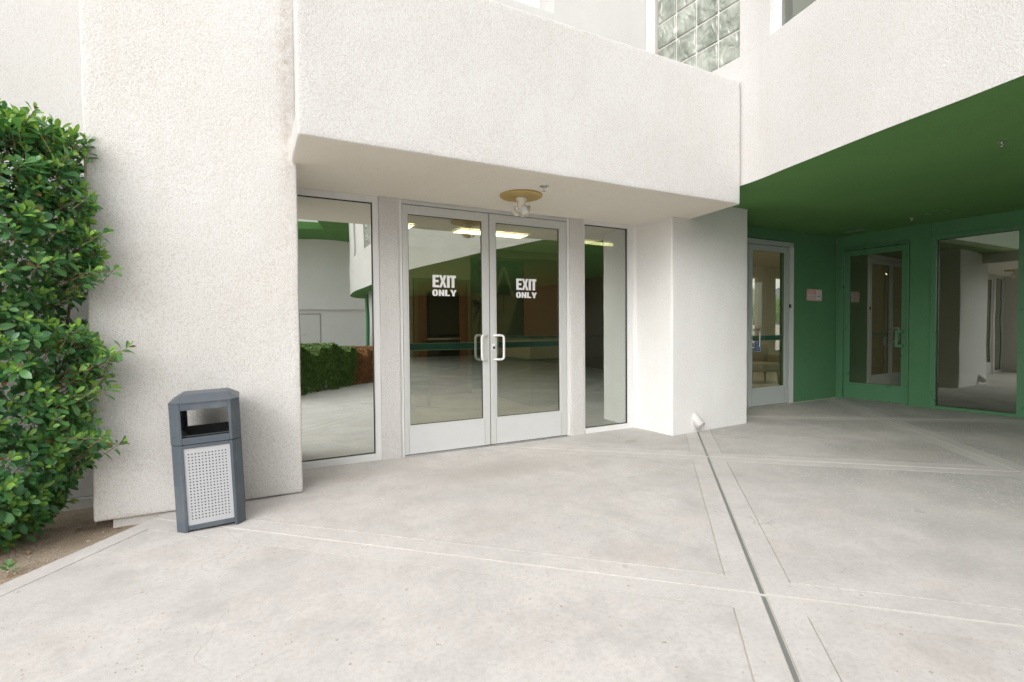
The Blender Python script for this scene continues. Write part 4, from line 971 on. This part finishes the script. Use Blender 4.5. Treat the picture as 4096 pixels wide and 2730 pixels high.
for s in (-1, 1):
    f = lambda bm, z0, z1: box(bm, -xr, xr, min(s * (D2 - 0.003), s * (D2 - 0.025)), max(s * (D2 - 0.003), s * (D2 - 0.025)), z0, z1, bev=0.002)
    L('rail', lambda bm: f(bm, 0.018, 0.046), CHAR); L('rail', lambda bm: f(bm, 0.528, 0.549), CHAR)
    g = lambda bm, z0, z1: box(bm, min(s * (W2 - 0.003), s * (W2 - 0.025)), max(s * (W2 - 0.003), s * (W2 - 0.025)), -yr, yr, z0, z1, bev=0.002)
    L('rail', lambda bm: g(bm, 0.018, 0.046), CHAR); L('rail', lambda bm: g(bm, 0.528, 0.549), CHAR)
def perforated(bm, half, z0, z1, pos, axis, ncol, nrow):
    # a sheet with square punched holes: hole cells are left open and given depth
    mx = 0.024; cw = (2 * half - 2 * mx) / (2 * ncol - 1) ; ch = (z1 - z0 - 2 * 0.033) / (2 * nrow - 1)
    hw = cw * 0.78
    us = [-half]; 
    for i in range(ncol):
        c_ = -half + mx + cw * (2 * i + 0.5); us += [c_ - hw / 2, c_ + hw / 2]
    us.append(half); vs = [z0]
    hh = min(ch * 0.80, hw)
    for k in range(nrow):
        c_ = z0 + 0.033 + ch * (2 * k + 0.5); vs += [c_ - hh / 2, c_ + hh / 2]
    vs.append(z1); grid = {}
    def P(i, k, o): 
        if (i, k, o) not in grid:
            dd = pos - math.copysign(0.003, pos) * o
            grid[i, k, o] = bm.verts.new((us[i], dd, vs[k]) if axis == 'y' else (dd, us[i], vs[k]))
        return grid[i, k, o]
    for i in range(len(us) - 1):
        for k in range(len(vs) - 1):
            if i % 2 == 1 and k % 2 == 1:
                for (a, b), (c_, d_) in (((i, k), (i + 1, k)), ((i + 1, k), (i + 1, k + 1)), ((i + 1, k + 1), (i, k + 1)), ((i, k + 1), (i, k))):
                    bm.faces.new((P(a, b, 0), P(c_, d_, 0), P(c_, d_, 1), P(a, b, 1)))
                continue
            for o in (0, 1): bm.faces.new([P(i, k, o), P(i + 1, k, o), P(i + 1, k + 1, o), P(i, k + 1, o)][:: 1 if o else -1])
for s in (-1, 1):
    L('perforated_panel', lambda bm: perforated(bm, xr + 0.004, 0.0465, 0.5275, s * (D2 - 0.010), 'y', 12, 22), SILV)
    L('perforated_panel', lambda bm: perforated(bm, yr + 0.004, 0.0465, 0.5275, s * (W2 - 0.010), 'x', 12, 22), SILV)
L('liner', lambda bm: [box(bm, -0.15, 0.15, -0.16, -0.155, 0.04, 0.55), box(bm, -0.15, 0.15, 0.155, 0.16, 0.04, 0.55), box(bm, -0.155, -0.15, -0.16, 0.16, 0.04, 0.55), box(bm, 0.15, 0.155, -0.16, 0.16, 0.04, 0.55), box(bm, -0.15, 0.15, -0.155, 0.155, 0.03, 0.04)], DARK)
# hood
hd = bpy.data.objects.new('hood', None); C.objects.link(hd); hd.parent = tb; BASE[hd.name] = Vector((0, 0, 0))
for sx in (-1, 1):
    for sy in (-1, 1):
        L('corner_post', lambda bm: prism(bm, corner(sx, sy), 0.553, 0.805, bev=0.002, seg=2), CHAR, hd)
xo = W2 - CH - 0.0165
for s in (-1, 1):
    f = lambda bm, z0, z1: box(bm, -xo, xo, min(s * (D2 - 0.0005), s * (D2 - 0.022)), max(s * (D2 - 0.0005), s * (D2 - 0.022)), z0, z1, bev=0.002)
    L('rim', lambda bm: f(bm, 0.553, 0.594), CHAR, hd); L('rim', lambda bm: f(bm, 0.765, 0.805), CHAR, hd)
    L('side_panel', lambda bm: box(bm, min(s * (W2 - 0.0005), s * (W2 - 0.02)), max(s * (W2 - 0.0005), s * (W2 - 0.02)), -(D2 - CH - 0.0165), D2 - CH - 0.0165, 0.553, 0.805, bev=0.002), CHAR, hd)
def roof(bm):
    e = 0.003; w_, d_ = W2 + e, D2 + e
    O = [(w_ - CH, -d_), (w_, -d_ + CH), (w_, d_ - CH), (w_ - CH, d_), (-w_ + CH, d_), (-w_, d_ - CH), (-w_, -d_ + CH), (-w_ + CH, -d_)]
    a = [bm.verts.new((x, y, 0.8055)) for x, y in O]; b = [bm.verts.new((x, y, 0.812)) for x, y in O]
    T = [(0.128, -0.10), (0.128, 0.11), (-0.128, 0.11), (-0.128, -0.10)]; t = [bm.verts.new((x, y, 0.853)) for x, y in T]
    bm.faces.new(a[::-1])
    for i in range(8): bm.faces.new((a[i], a[(i + 1) % 8], b[(i + 1) % 8], b[i]))
    for i in range(4):
        bm.faces.new((b[2 * i], b[2 * i + 1], t[i])); bm.faces.new((b[2 * i + 1], b[(2 * i + 2) % 8], t[(i + 1) % 4], t[i]))
    bm.faces.new(t)
    bmesh.ops.bevel(bm, geom=bm.edges[:], offset=0.003, segments=2, affect='EDGES')
L('roof', roof, CHAR, hd)
def collar(bm):
    o = [(-0.172, -0.182), (0.172, -0.182), (0.172, 0.182), (-0.172, 0.182)]; i_ = [(-0.12, -0.13), (0.12, -0.13), (0.12, 0.13), (-0.12, 0.13)]
    a = [bm.verts.new((x, y, 0.606)) for x, y in o]; b = [bm.verts.new((x, y, 0.555)) for x, y in i_]; c_ = [bm.verts.new((x * .97, y * .97, 0.553)) for x, y in i_]; d_ = [bm.verts.new((x, y, 0.600)) for x, y in o]
    for k in range(4):
        j = (k + 1) % 4
        for q in ((a[k], a[j], b[j], b[k]), (b[k], b[j], c_[j], c_[k]), (c_[k], c_[j], d_[j], d_[k]), (d_[k], d_[j], a[j], a[k])): bm.faces.new(q)
L('collar', collar, paint('worn_charcoal', (0.055, 0.06, 0.063), 0.5, 0.9), hd)

# ------------------------------------------------------------------ shrub by the wall
LEAF_M = [leaf_mat('leaf_dark', (0.070, 0.200, 0.078), (0.10, 0.30, 0.06)), leaf_mat('leaf_mid', (0.112, 0.285, 0.090), (0.18, 0.42, 0.07)), leaf_mat('leaf_young', (0.22, 0.40, 0.065), (0.30, 0.50, 0.06))]
LEAF_M.append(leaf_mat('leaf_withered', (0.20, 0.13, 0.05), (0.25, 0.15, 0.04), 0.6))
TWIG = paint('twig_bark', (0.20, 0.15, 0.085), 0.85, 0.4)
def leaf_shape(L_, W_, fold, curl):
    # 6 rings across a folded, curled blade with a short stalk
    ts = [0.0, 0.14, 0.34, 0.58, 0.80, 1.0]; ws = [0.08, 0.42, 0.80, 1.0, 0.80, 0.0]; V = []; F = []
    for t, w_ in zip(ts, ws):
        x = 0.18 * L_ + L_ * 0.82 * t; z = -curl * L_ * t * t
        if w_ == 0.0: V.append((x, 0, z)); continue
        for s in (-1, 0, 1): V.append((x, s * W_ / 2 * w_, z + abs(s) * fold * W_ * w_))
    for i in range(4):
        a = i * 3; F += [(a, a + 1, a + 4, a + 3), (a + 1, a + 2, a + 5, a + 4)]
    F += [(12, 13, 15), (13, 14, 15)]
    return V, F
PROT = [leaf_shape(0.086, 0.035, 0.16, 0.12), leaf_shape(0.094, 0.036, 0.10, 0.22), leaf_shape(0.072, 0.032, 0.22, 0.05)]
EDGE = [(-0.06, -1.50), (0.02, -1.40), (0.15, -1.33), (0.3, -1.24), (0.5, -1.06), (0.62, -1.12), (0.8, -1.10), (0.95, -1.03), (1.1, -1.02), (1.2, -1.10), (1.36, -1.24), (1.5, -1.16), (1.6, -1.10), (1.78, -1.03), (2.0, -1.10), (2.2, -1.13), (2.35, -1.20), (2.45, -1.28), (2.52, -1.40), (2.58, -1.6)]
EDGE = [(z, 1.02 * x + 0.30) for z, x in EDGE]
def edge_x(z):
    for (z0, x0), (z1, x1) in zip(EDGE, EDGE[1:]):
        if z0 <= z <= z1: return x0 + (x1 - x0) * (z - z0) / (z1 - z0)
    return EDGE[0][1] if z < EDGE[0][0] else -2.0
SX, SY = -1.60, 4.16
sh = thing('shrub', 'tall glossy green leafy shrub at the corner of the white wall', 'shrub', (SX, SY, -0.05))
inst = []        # (matrix, proto, mat, twig ends)
twigs = []
def add_cluster(p, nrm, size, n_, young):
    ax = (nrm + Vector((0, 0, 0.65)) + Vector((random.gauss(0, .22), random.gauss(0, .22), random.gauss(0, .18)))).normalized()
    t1 = ax.orthogonal().normalized(); t2 = ax.cross(t1); ph = random.uniform(0, 6.28)
    twigs.append((p - ax * 0.10, p + ax * 0.03))
    for k in range(n_):
        a = ph + k * 2.4; h = k / max(1, n_ - 1); el = R(8 + 62 * h + random.uniform(-14, 14))
        d = (t1 * cos(a) + t2 * sin(a)) * cos(el) + ax * sin(el)
        s = size * random.uniform(.66, 1.22) * (1.0 - 0.35 * h); up = (ax - d * ax.dot(d)).normalized(); sd = up.cross(d)
        roll = random.uniform(-.35, .35); up2 = up * cos(roll) + sd * sin(roll); sd2 = up2.cross(d)
        o = p + ax * (-0.035 + 0.06 * h)
        M = Matrix(((d.x * s, sd2.x * s, up2.x * s, o.x), (d.y * s, sd2.y * s, up2.y * s, o.y), (d.z * s, sd2.z * s, up2.z * s, o.z), (0, 0, 0, 1)))
        m_ = 2 if (h > 0.62 and random.random() < young) else (1 if random.random() < 0.28 + 0.45 * h else 0)
        if random.random() < 0.012: m_ = 3
        inst.append((M, random.randrange(3), m_))
def surf(ang, z, k=1.0):
    ex = edge_x(z) - SX - 0.075; a = max(0.12, ex) * k; b = (0.50 if z > 0.35 else 0.30 + 0.55 * max(0, z)) * k * (1.0 if z < 2.1 else max(.35, 1 - (z - 2.1) * 1.2))
    lump = 1 + 0.04 * sin(7 * ang + 5 * z) + 0.04 * sin(13 * z + 3 * ang) + random.gauss(0, 0.035)
    if z > 2.05: a *= 1
    return Vector((SX + a * cos(ang) * lump, SY + b * sin(ang) * lump, z)), Vector((cos(ang) / max(a, .1), sin(ang) / max(b, .1), 0)).normalized()
for layer, (k, cnt, yg) in enumerate(((1.0, 900, .75), (0.86, 800, .35), (0.68, 600, .1))):
    for i in range(cnt):
        z = random.uniform(0.02, 2.56) if layer else random.uniform(0.0, 2.56)
        ang = random.uniform(-pi * 0.98, 0.62) if random.random() < .85 else random.uniform(0, 2 * pi)
        p, nr = surf(ang, z, k)
        if 1.32 < z < 1.43 and p.x > -1.10: continue
        if p.y > 4.66: p.y = 4.60
        if p.x > -0.95 and p.y > 4.04: p.y = 3.98
        if z > 2.2: nr = (nr + Vector((0, 0, (z - 2.2) * 3))).normalized()
        add_cluster(p, nr, random.uniform(.82, 1.15), random.randint(7, 11), yg)
for i in range(230):      # crown
    a = random.uniform(0, 2 * pi); r_ = random.random() ** .5
    x = SX + 0.12 + r_ * 0.62 * cos(a); y = SY - 0.08 + r_ * 0.36 * sin(a); z = 2.60 - 0.16 * ((x - SX) / .7) ** 2 - 0.3 * ((y - SY) / .45) ** 2 + random.uniform(-.10, .03)
    if z > 2.1: add_cluster(Vector((x, y, z)), Vector((0, 0, 1)), random.uniform(.85, 1.2), random.randint(6, 10), .9)
for tip, root in (((-1.02, 3.58, 1.86), (-1.3, 3.7, 1.75)), ((-0.97, 3.55, 1.62), (-1.2, 3.62, 1.6)), ((-0.90, 3.50, 1.16), (-1.2, 3.66, 1.02)), ((-0.98, 3.52, 1.10), (-1.3, 3.66, 0.95)), ((-0.93, 3.45, 0.56), (-1.25, 3.62, 0.62)), ((-1.00, 3.42, 0.62), (-1.3, 3.6, 0.62)), ((-0.99, 3.5, 0.90), (-1.3, 3.6, 0.85)), ((-1.08, 3.55, 2.05), (-1.35, 3.7, 2.0)), ((-1.16, 3.55, 2.30), (-1.4, 3.7, 2.2)), ((-1.30, 3.5, 2.52), (-1.5, 3.7, 2.35)), ((-1.13, 3.5, 1.28), (-1.4, 3.7, 1.1)), ((-1.17, 3.5, 1.26), (-1.4, 3.7, 1.1))):
    tip, root = Vector((*T(*tip[:2]), tip[2])), Vector((*T(*root[:2]), root[2])); tip = root.lerp(tip, 0.86); twigs.append((root, tip))
    for t in (0.35, 0.65, 1.0):
        p = root.lerp(tip, t); add_cluster(p, (tip - root).normalized(), 1.0, 8, .9)
camp = Vector((0, 0, 1.25)); fwd = (cam.matrix_world.to_3x3() @ Vector((0, 0, -1)))
cright = (cam.matrix_world.to_3x3() @ Vector((1, 0, 0)))
def facing(it):
    M = it[0]; c_ = M @ Vector((0.045, 0, 0)); v = (c_ - camp); d = v.length; nz = Vector((M[0][2], M[1][2], M[2][2])).normalized()
    dep = v.dot(fwd); xx = v.dot(cright) / dep * 17.67 / 36
    if xx < -0.497: return -1
    return abs(nz.dot(v / d)) / d / d - 0.012 * 0 + (0.04 if c_.y < SY - 0.25 or c_.x > -1.0 else 0)
order = sorted(range(len(inst)), key=lambda i: -facing(inst[i])); single = set(order[:300])
LM = {}
for pi_, (V, F) in enumerate(PROT):
    for mi_ in range(4):
        me = bpy.data.meshes.new('leaf'); me.from_pydata(V, [], F); me.materials.append(LEAF_M[mi_]); me.polygons.foreach_set('use_smooth', [True] * len(F)); LM[pi_, mi_] = me
fv, ff, fm = [], [], []
Tb = Matrix.Translation(-BASE['shrub'])
for i, (M, pr, mi_) in enumerate(inst):
    if i in single:
        o = bpy.data.objects.new('leaf', LM[pr, mi_]); C.objects.link(o); o.parent = sh; o.matrix_local = Tb @ M
    else:
        V, F = PROT[pr]; n0 = len(fv); fv += [M @ Vector(v) for v in V]; ff += [tuple(n0 + k for k in f) for f in F]; fm += [mi_] * len(F)
fo = mesh_obj('foliage', fv, ff, LEAF_M, sh, fm, True); fo['kind'] = 'stuff'
bm = B()
for a, b in twigs: tube(bm, [a, b], [0.0026, 0.0014], 5, cap=False)
tw = obj('twigs', bm, TWIG, sh); tw['kind'] = 'stuff'
for k in range(6):
    bm = B(); x0 = SX + random.uniform(-.15, .35); y0 = SY + random.uniform(-.1, .15); pts = [(x0, y0, -0.12)]
    ta = random.uniform(-2.6, 0.4); zt = random.uniform(1.5, 2.4)
    for s in range(1, 7):
        t = s / 6; pts.append((x0 + cos(ta) * .38 * t + random.gauss(0, .02), y0 + sin(ta) * .25 * t + random.gauss(0, .02), -0.1 + zt * t))
    tube(bm, pts, [0.022 * (1 - .12 * s) for s in range(7)], 8); obj('stem', bm, TWIG, sh)

# small weed in the soil, fallen leaf near the doors, pebbles
wd_ = thing('weed', 'tiny green weed growing in the bare soil below the shrub', 'weed', (*T(-1.42, 3.36), -0.05))
wbase = BASE['weed']
for i in range(9):
    a = i * 2.4; el = R(25 + 5 * i); d = Vector((cos(a) * cos(el), sin(a) * cos(el), sin(el))); up = (Vector((0, 0, 1)) - d * d.z).normalized(); sd = up.cross(d); s = 0.62
    M = Matrix(((d.x * s, sd.x * s, up.x * s, 0), (d.y * s, sd.y * s, up.y * s, 0), (d.z * s, sd.z * s, up.z * s, 0.004 + 0.004 * i), (0, 0, 0, 1)))
    o = bpy.data.objects.new('leaf', LM[i % 3, 1]); C.objects.link(o); o.parent = wd_; o.matrix_local = M
me = bpy.data.meshes.new('fallen_leaf'); me.from_pydata(PROT[1][0], [], PROT[1][1]); me.materials.append(paint('dry_leaf', (0.22, 0.14, 0.07), 0.8, 0.3))
dl = bpy.data.objects.new('fallen_leaf', me); C.objects.link(dl); dl.location = (*T(0.93, 4.27), 0.004); dl.rotation_euler = (0.2, 0.1, 0.9); dl.scale = (.8, .8, .8)
dl['label'] = 'small dry brown leaf lying on the concrete before the left door'; dl['category'] = 'fallen leaf'
pv, pf = [], []
for i in range(900):
    x = random.uniform(-2.2, -0.4); y = random.uniform(2.6, 4.7)
    if side((x, y), SOILP[0], SOILP[1]) < 0.03: continue
    r_ = random.uniform(.003, .009) * (1.6 if random.random() < .08 else 1); z = -0.055 + 0.016 * smooth_noise(x, y); n0 = len(pv)
    for v in ((1, 0, 0), (-1, 0, 0), (0, 1, 0), (0, -1, 0), (0, 0, .8), (0, 0, -.8)): pv.append((x + v[0] * r_ * random.uniform(.7, 1.3), y + v[1] * r_ * random.uniform(.7, 1.3), z + v[2] * r_))
    pf += [tuple(n0 + q for q in f) for f in ((0, 2, 4), (2, 1, 4), (1, 3, 4), (3, 0, 4), (2, 0, 5), (1, 2, 5), (3, 1, 5), (0, 3, 5))]
lv, lf = [], []
for i in range(70):
    x = random.uniform(-2.0, -0.5); y = random.uniform(2.9, 4.6)
    if side((x, y), SOILP[0], SOILP[1]) < 0.02: continue
    a = random.uniform(0, 6.28); s_ = random.uniform(.35, .8); M = Matrix.Translation((x, y, -0.045 + 0.016 * smooth_noise(x, y))) @ Matrix.Rotation(a, 4, 'Z') @ Matrix.Rotation(random.uniform(-.4, .4), 4, 'X') @ Matrix.Scale(s_, 4)
    n0 = len(lv); lv += [M @ Vector(v) for v in PROT[i % 3][0]]; lf += [tuple(n0 + k for k in f) for f in PROT[i % 3][1]]
lt_ = mesh_obj('leaf_litter', lv, lf, paint('litter', (0.24, 0.16, 0.09), 0.85, 0.5), None); lt_['kind'] = 'stuff'
pb = mesh_obj('pebbles', pv, pf, paint('pebble', (0.40, 0.34, 0.27), 0.9, 0.6), None); pb['kind'] = 'stuff'

# ------------------------------------------------------------------ rest of the courtyard, seen in the glass
HED = [leaf_mat('hedge_leaf', (0.115, 0.205, 0.055), (0.18, 0.32, 0.05), 0.5), leaf_mat('hedge_leaf_light', (0.20, 0.31, 0.085), (0.28, 0.42, 0.08), 0.5)]
BRN = [leaf_mat('dry_hedge_leaf', (0.34, 0.17, 0.07), (0.4, 0.2, 0.06), 0.7), leaf_mat('dry_hedge_leaf_light', (0.48, 0.28, 0.14), (0.5, 0.3, 0.12), 0.7)]
def hedge(name, label, a, b, depth, h, n_, mats, grp=None):
    a, b = Vector(a), Vector(b); d = (b - a); L_ = d.length; d.normalize(); nn = Vector((d.y, -d.x)); 
    if nn.y > 0: nn = -nn
    t = thing(name, label, 'hedge', (a.x, a.y, 0), group=grp); V, F, mi_ = [], [], []
    for i in range(n_):
        u = random.random() * L_; w_ = random.random() * depth; z = random.random() ** .7 * h
        if random.random() < .5: w_ = 0.02 + abs(random.gauss(0, .07))
        elif random.random() < .6: z = h - abs(random.gauss(0, .05))
        lump = 0.06 * sin(u * 6 + z * 4) + 0.05 * sin(u * 13 + 2 * z) ; w_ += lump * .8; z += lump * (z / h)
        p = Vector((a.x + d.x * u + nn.x * w_, a.y + d.y * u + nn.y * w_, max(.02, z)))
        s = random.uniform(.016, .032); q1 = Vector((random.gauss(0, 1), random.gauss(0, 1), random.gauss(0, 1))).normalized(); q2 = q1.orthogonal().normalized(); n0 = len(V)
        V += [p - q1 * s, p + q2 * s * .5, p + q1 * s, p - q2 * s * .5]; F.append((n0, n0 + 1, n0 + 2, n0 + 3)); mi_.append(0 if random.random() < .6 else 1)
    o = mesh_obj('foliage', V, F, mats, t, mi_); o['kind'] = 'stuff'
    bm = B()
    q = [a + d * .1 + nn * .12, b - d * .1 + nn * .12, b - d * .1 + nn * (depth - .1), a + d * .1 + nn * (depth - .1)]
    for i in range(26):
        u = random.random() * L_; w_ = random.uniform(.15, depth - .1); p = a + d * u + nn * w_
        tube(bm, [(p.x, p.y, -.1), (p.x + random.gauss(0, .1), p.y + random.gauss(0, .1), h * .8)], [.012, .005], 5, cap=False)
    obj('stems', bm, TWIG, t)['kind'] = 'stuff'
hedge('hedge', 'clipped green hedge across the walkway reflected in the left window', (0.25, -0.06), (2.12, -1.78), 1.1, 0.87, 60000, HED)
hedge('hedge', 'dry brown end of the hedge reflected in the left window', (2.13, -1.80), (2.95, -2.56), 0.9, 0.76, 26000, BRN)
ag = thing('agave', 'spiky blue green agave behind the hedge reflected in the left window', 'plant', (1.95, -4.4, -0.1))
AGM = leaf_mat('agave_leaf', (0.16, 0.24, 0.19), (0.1, 0.15, 0.1), 0.5)
for i in range(16):
    a = i * 2.4; el = R(30 + 3.4 * i); bm = B(); d = Vector((cos(a) * cos(el), sin(a) * cos(el), sin(el))); sd = Vector((-sin(a), cos(a), 0)); prev = None
    for k in range(7):
        t = k / 6; c_ = Vector((1.95, -4.4, 0.30)) + d * 0.62 * t - Vector((0, 0, .06 * t * t)); w_ = 0.045 * (1 - t) ** .7 * (0.7 + t * .6) + .001; up = d.cross(sd)
        cur = [bm.verts.new(c_ - sd * w_ + up * 0.0), bm.verts.new(c_ - up * .014 * (1 - t)), bm.verts.new(c_ + sd * w_)]
        if prev:
            bm.faces.new((prev[0], prev[1], cur[1], cur[0])); bm.faces.new((prev[1], prev[2], cur[2], cur[1]))
        prev = cur
    obj('leaf', bm, AGM, ag)
bm = B(); lathe(bm, [(0.22, -0.12), (0.26, 0.30)], 1.95, -4.4, 20); obj('mound', bm, SOIL, ag)
# white building across the courtyard
cb = thing('courtyard_building', 'white building with a plain white door across the courtyard reflected in the left window', 'building', (2, -19.5, 0))
bx('wall', WHITE_P, cb, -14, 6.2, -19.9, -19.55, -0.1, 2.33)
bx('band', WHITE_P, cb, -14, 6.2, -19.9, -19.3, 2.331, 3.60); bx('upper_wall', WHITE_P, cb, -14, 6.2, -19.9, -19.45, 3.601, 6.15)
bx('door', paint('white_door', (0.76, 0.75, 0.73), 0.5, 0.1), cb, 2.50, 3.44, -19.55, -19.51, 0.0, 2.06, bev=0.004)
bx('door_frame', paint('door_reveal_shade', (0.40, 0.39, 0.37), 0.6, 0.1), cb, 2.44, 3.50, -19.552, -19.53, 0.0, 2.12)  # shade of the door reveal, painted as a grey surround
bm = B(); tube(bm, [(2.62, -19.51, 1.0), (2.62, -19.45, 1.0), (2.73, -19.45, 1.0)], 0.012, 8); obj('door_handle', bm, STEEL, cb)
bm = B(); prism(bm, [(-3.0, -19.5), (7.6, -19.5), (7.6, -12.5), (2.55, -12.9), (2.95, -14.9), (3.5, -16.6), (-3.0, -16.6)], 6.15, 6.5); obj('green_eave', bm, GREEN_C, cb)
bx('roof', WHITE_P, cb, -14, 6.2, -19.9, -16.6, 6.501, 7.4)
# far daylight side behind the lobby: low white wall, trees, hills
lw = bx('garden_wall', WHITE_B, None, 9, 44, 15.2, 15.45, -0.13, 1.30); lw['label'] = 'low white garden wall seen through the white accessible door'; lw['category'] = 'wall'
def far_tree(x, y, h, label):
    t = thing('tree', label, 'tree', (x, y, -0.13), group='trees beyond the lobby'); bm = B(); tube(bm, [(x, y, -.2), (x + .1, y, h * .4), (x, y + .1, h * .7)], [.12, .08, .03], 8); obj('trunk', bm, TWIG, t)
    V, F, m_ = [], [], []
    for i in range(2500):
        a = Vector((random.gauss(0, 1), random.gauss(0, 1), random.gauss(0, 1))); a.normalize(); a *= random.random() ** .4; p = Vector((x + a.x * h * .42, y + a.y * h * .42, h * .66 + a.z * h * .34)); s = random.uniform(.04, .09)
        q1 = Vector((random.gauss(0, 1), random.gauss(0, 1), random.gauss(0, 1))).normalized(); q2 = q1.orthogonal().normalized(); n0 = len(V); V += [p - q1 * s, p + q2 * s * .5, p + q1 * s, p - q2 * s * .5]; F.append((n0, n0 + 1, n0 + 2, n0 + 3)); m_.append(i % 2)
    mesh_obj('crown', V, F, HED, t, m_)['kind'] = 'stuff'
far_tree(24.2, 18.0, 3.4, 'green tree behind the low white wall at the left of the accessible door'); far_tree(26.6, 17.8, 3.0, 'green tree behind the low white wall at the right of the accessible door')
V, F = [], []
NH = 60
for j in range(9):
    for i in range(NH + 1):
        x = 60 + 420 * i / NH; y = 190 + j * 22; pk = sin(i * .37) * 9 + sin(i * .83 + 1) * 6 + sin(i * 1.9) * 2.5
        V.append((x, y, -1 + (24 + pk) * sin(pi * j / 8) ** 1.2 + (2 * sin(i * 2.3 + j * 1.7) if 0 < j < 8 else 0)))
for j in range(8):
    for i in range(NH):
        a = j * (NH + 1) + i; F.append((a, a + 1, a + NH + 2, a + NH + 1))
hl = mesh_obj('hills', V, F, paint('hazy_hill', (0.20, 0.22, 0.24), 0.95, 0.3), None, smooth=True); hl['kind'] = 'structure'
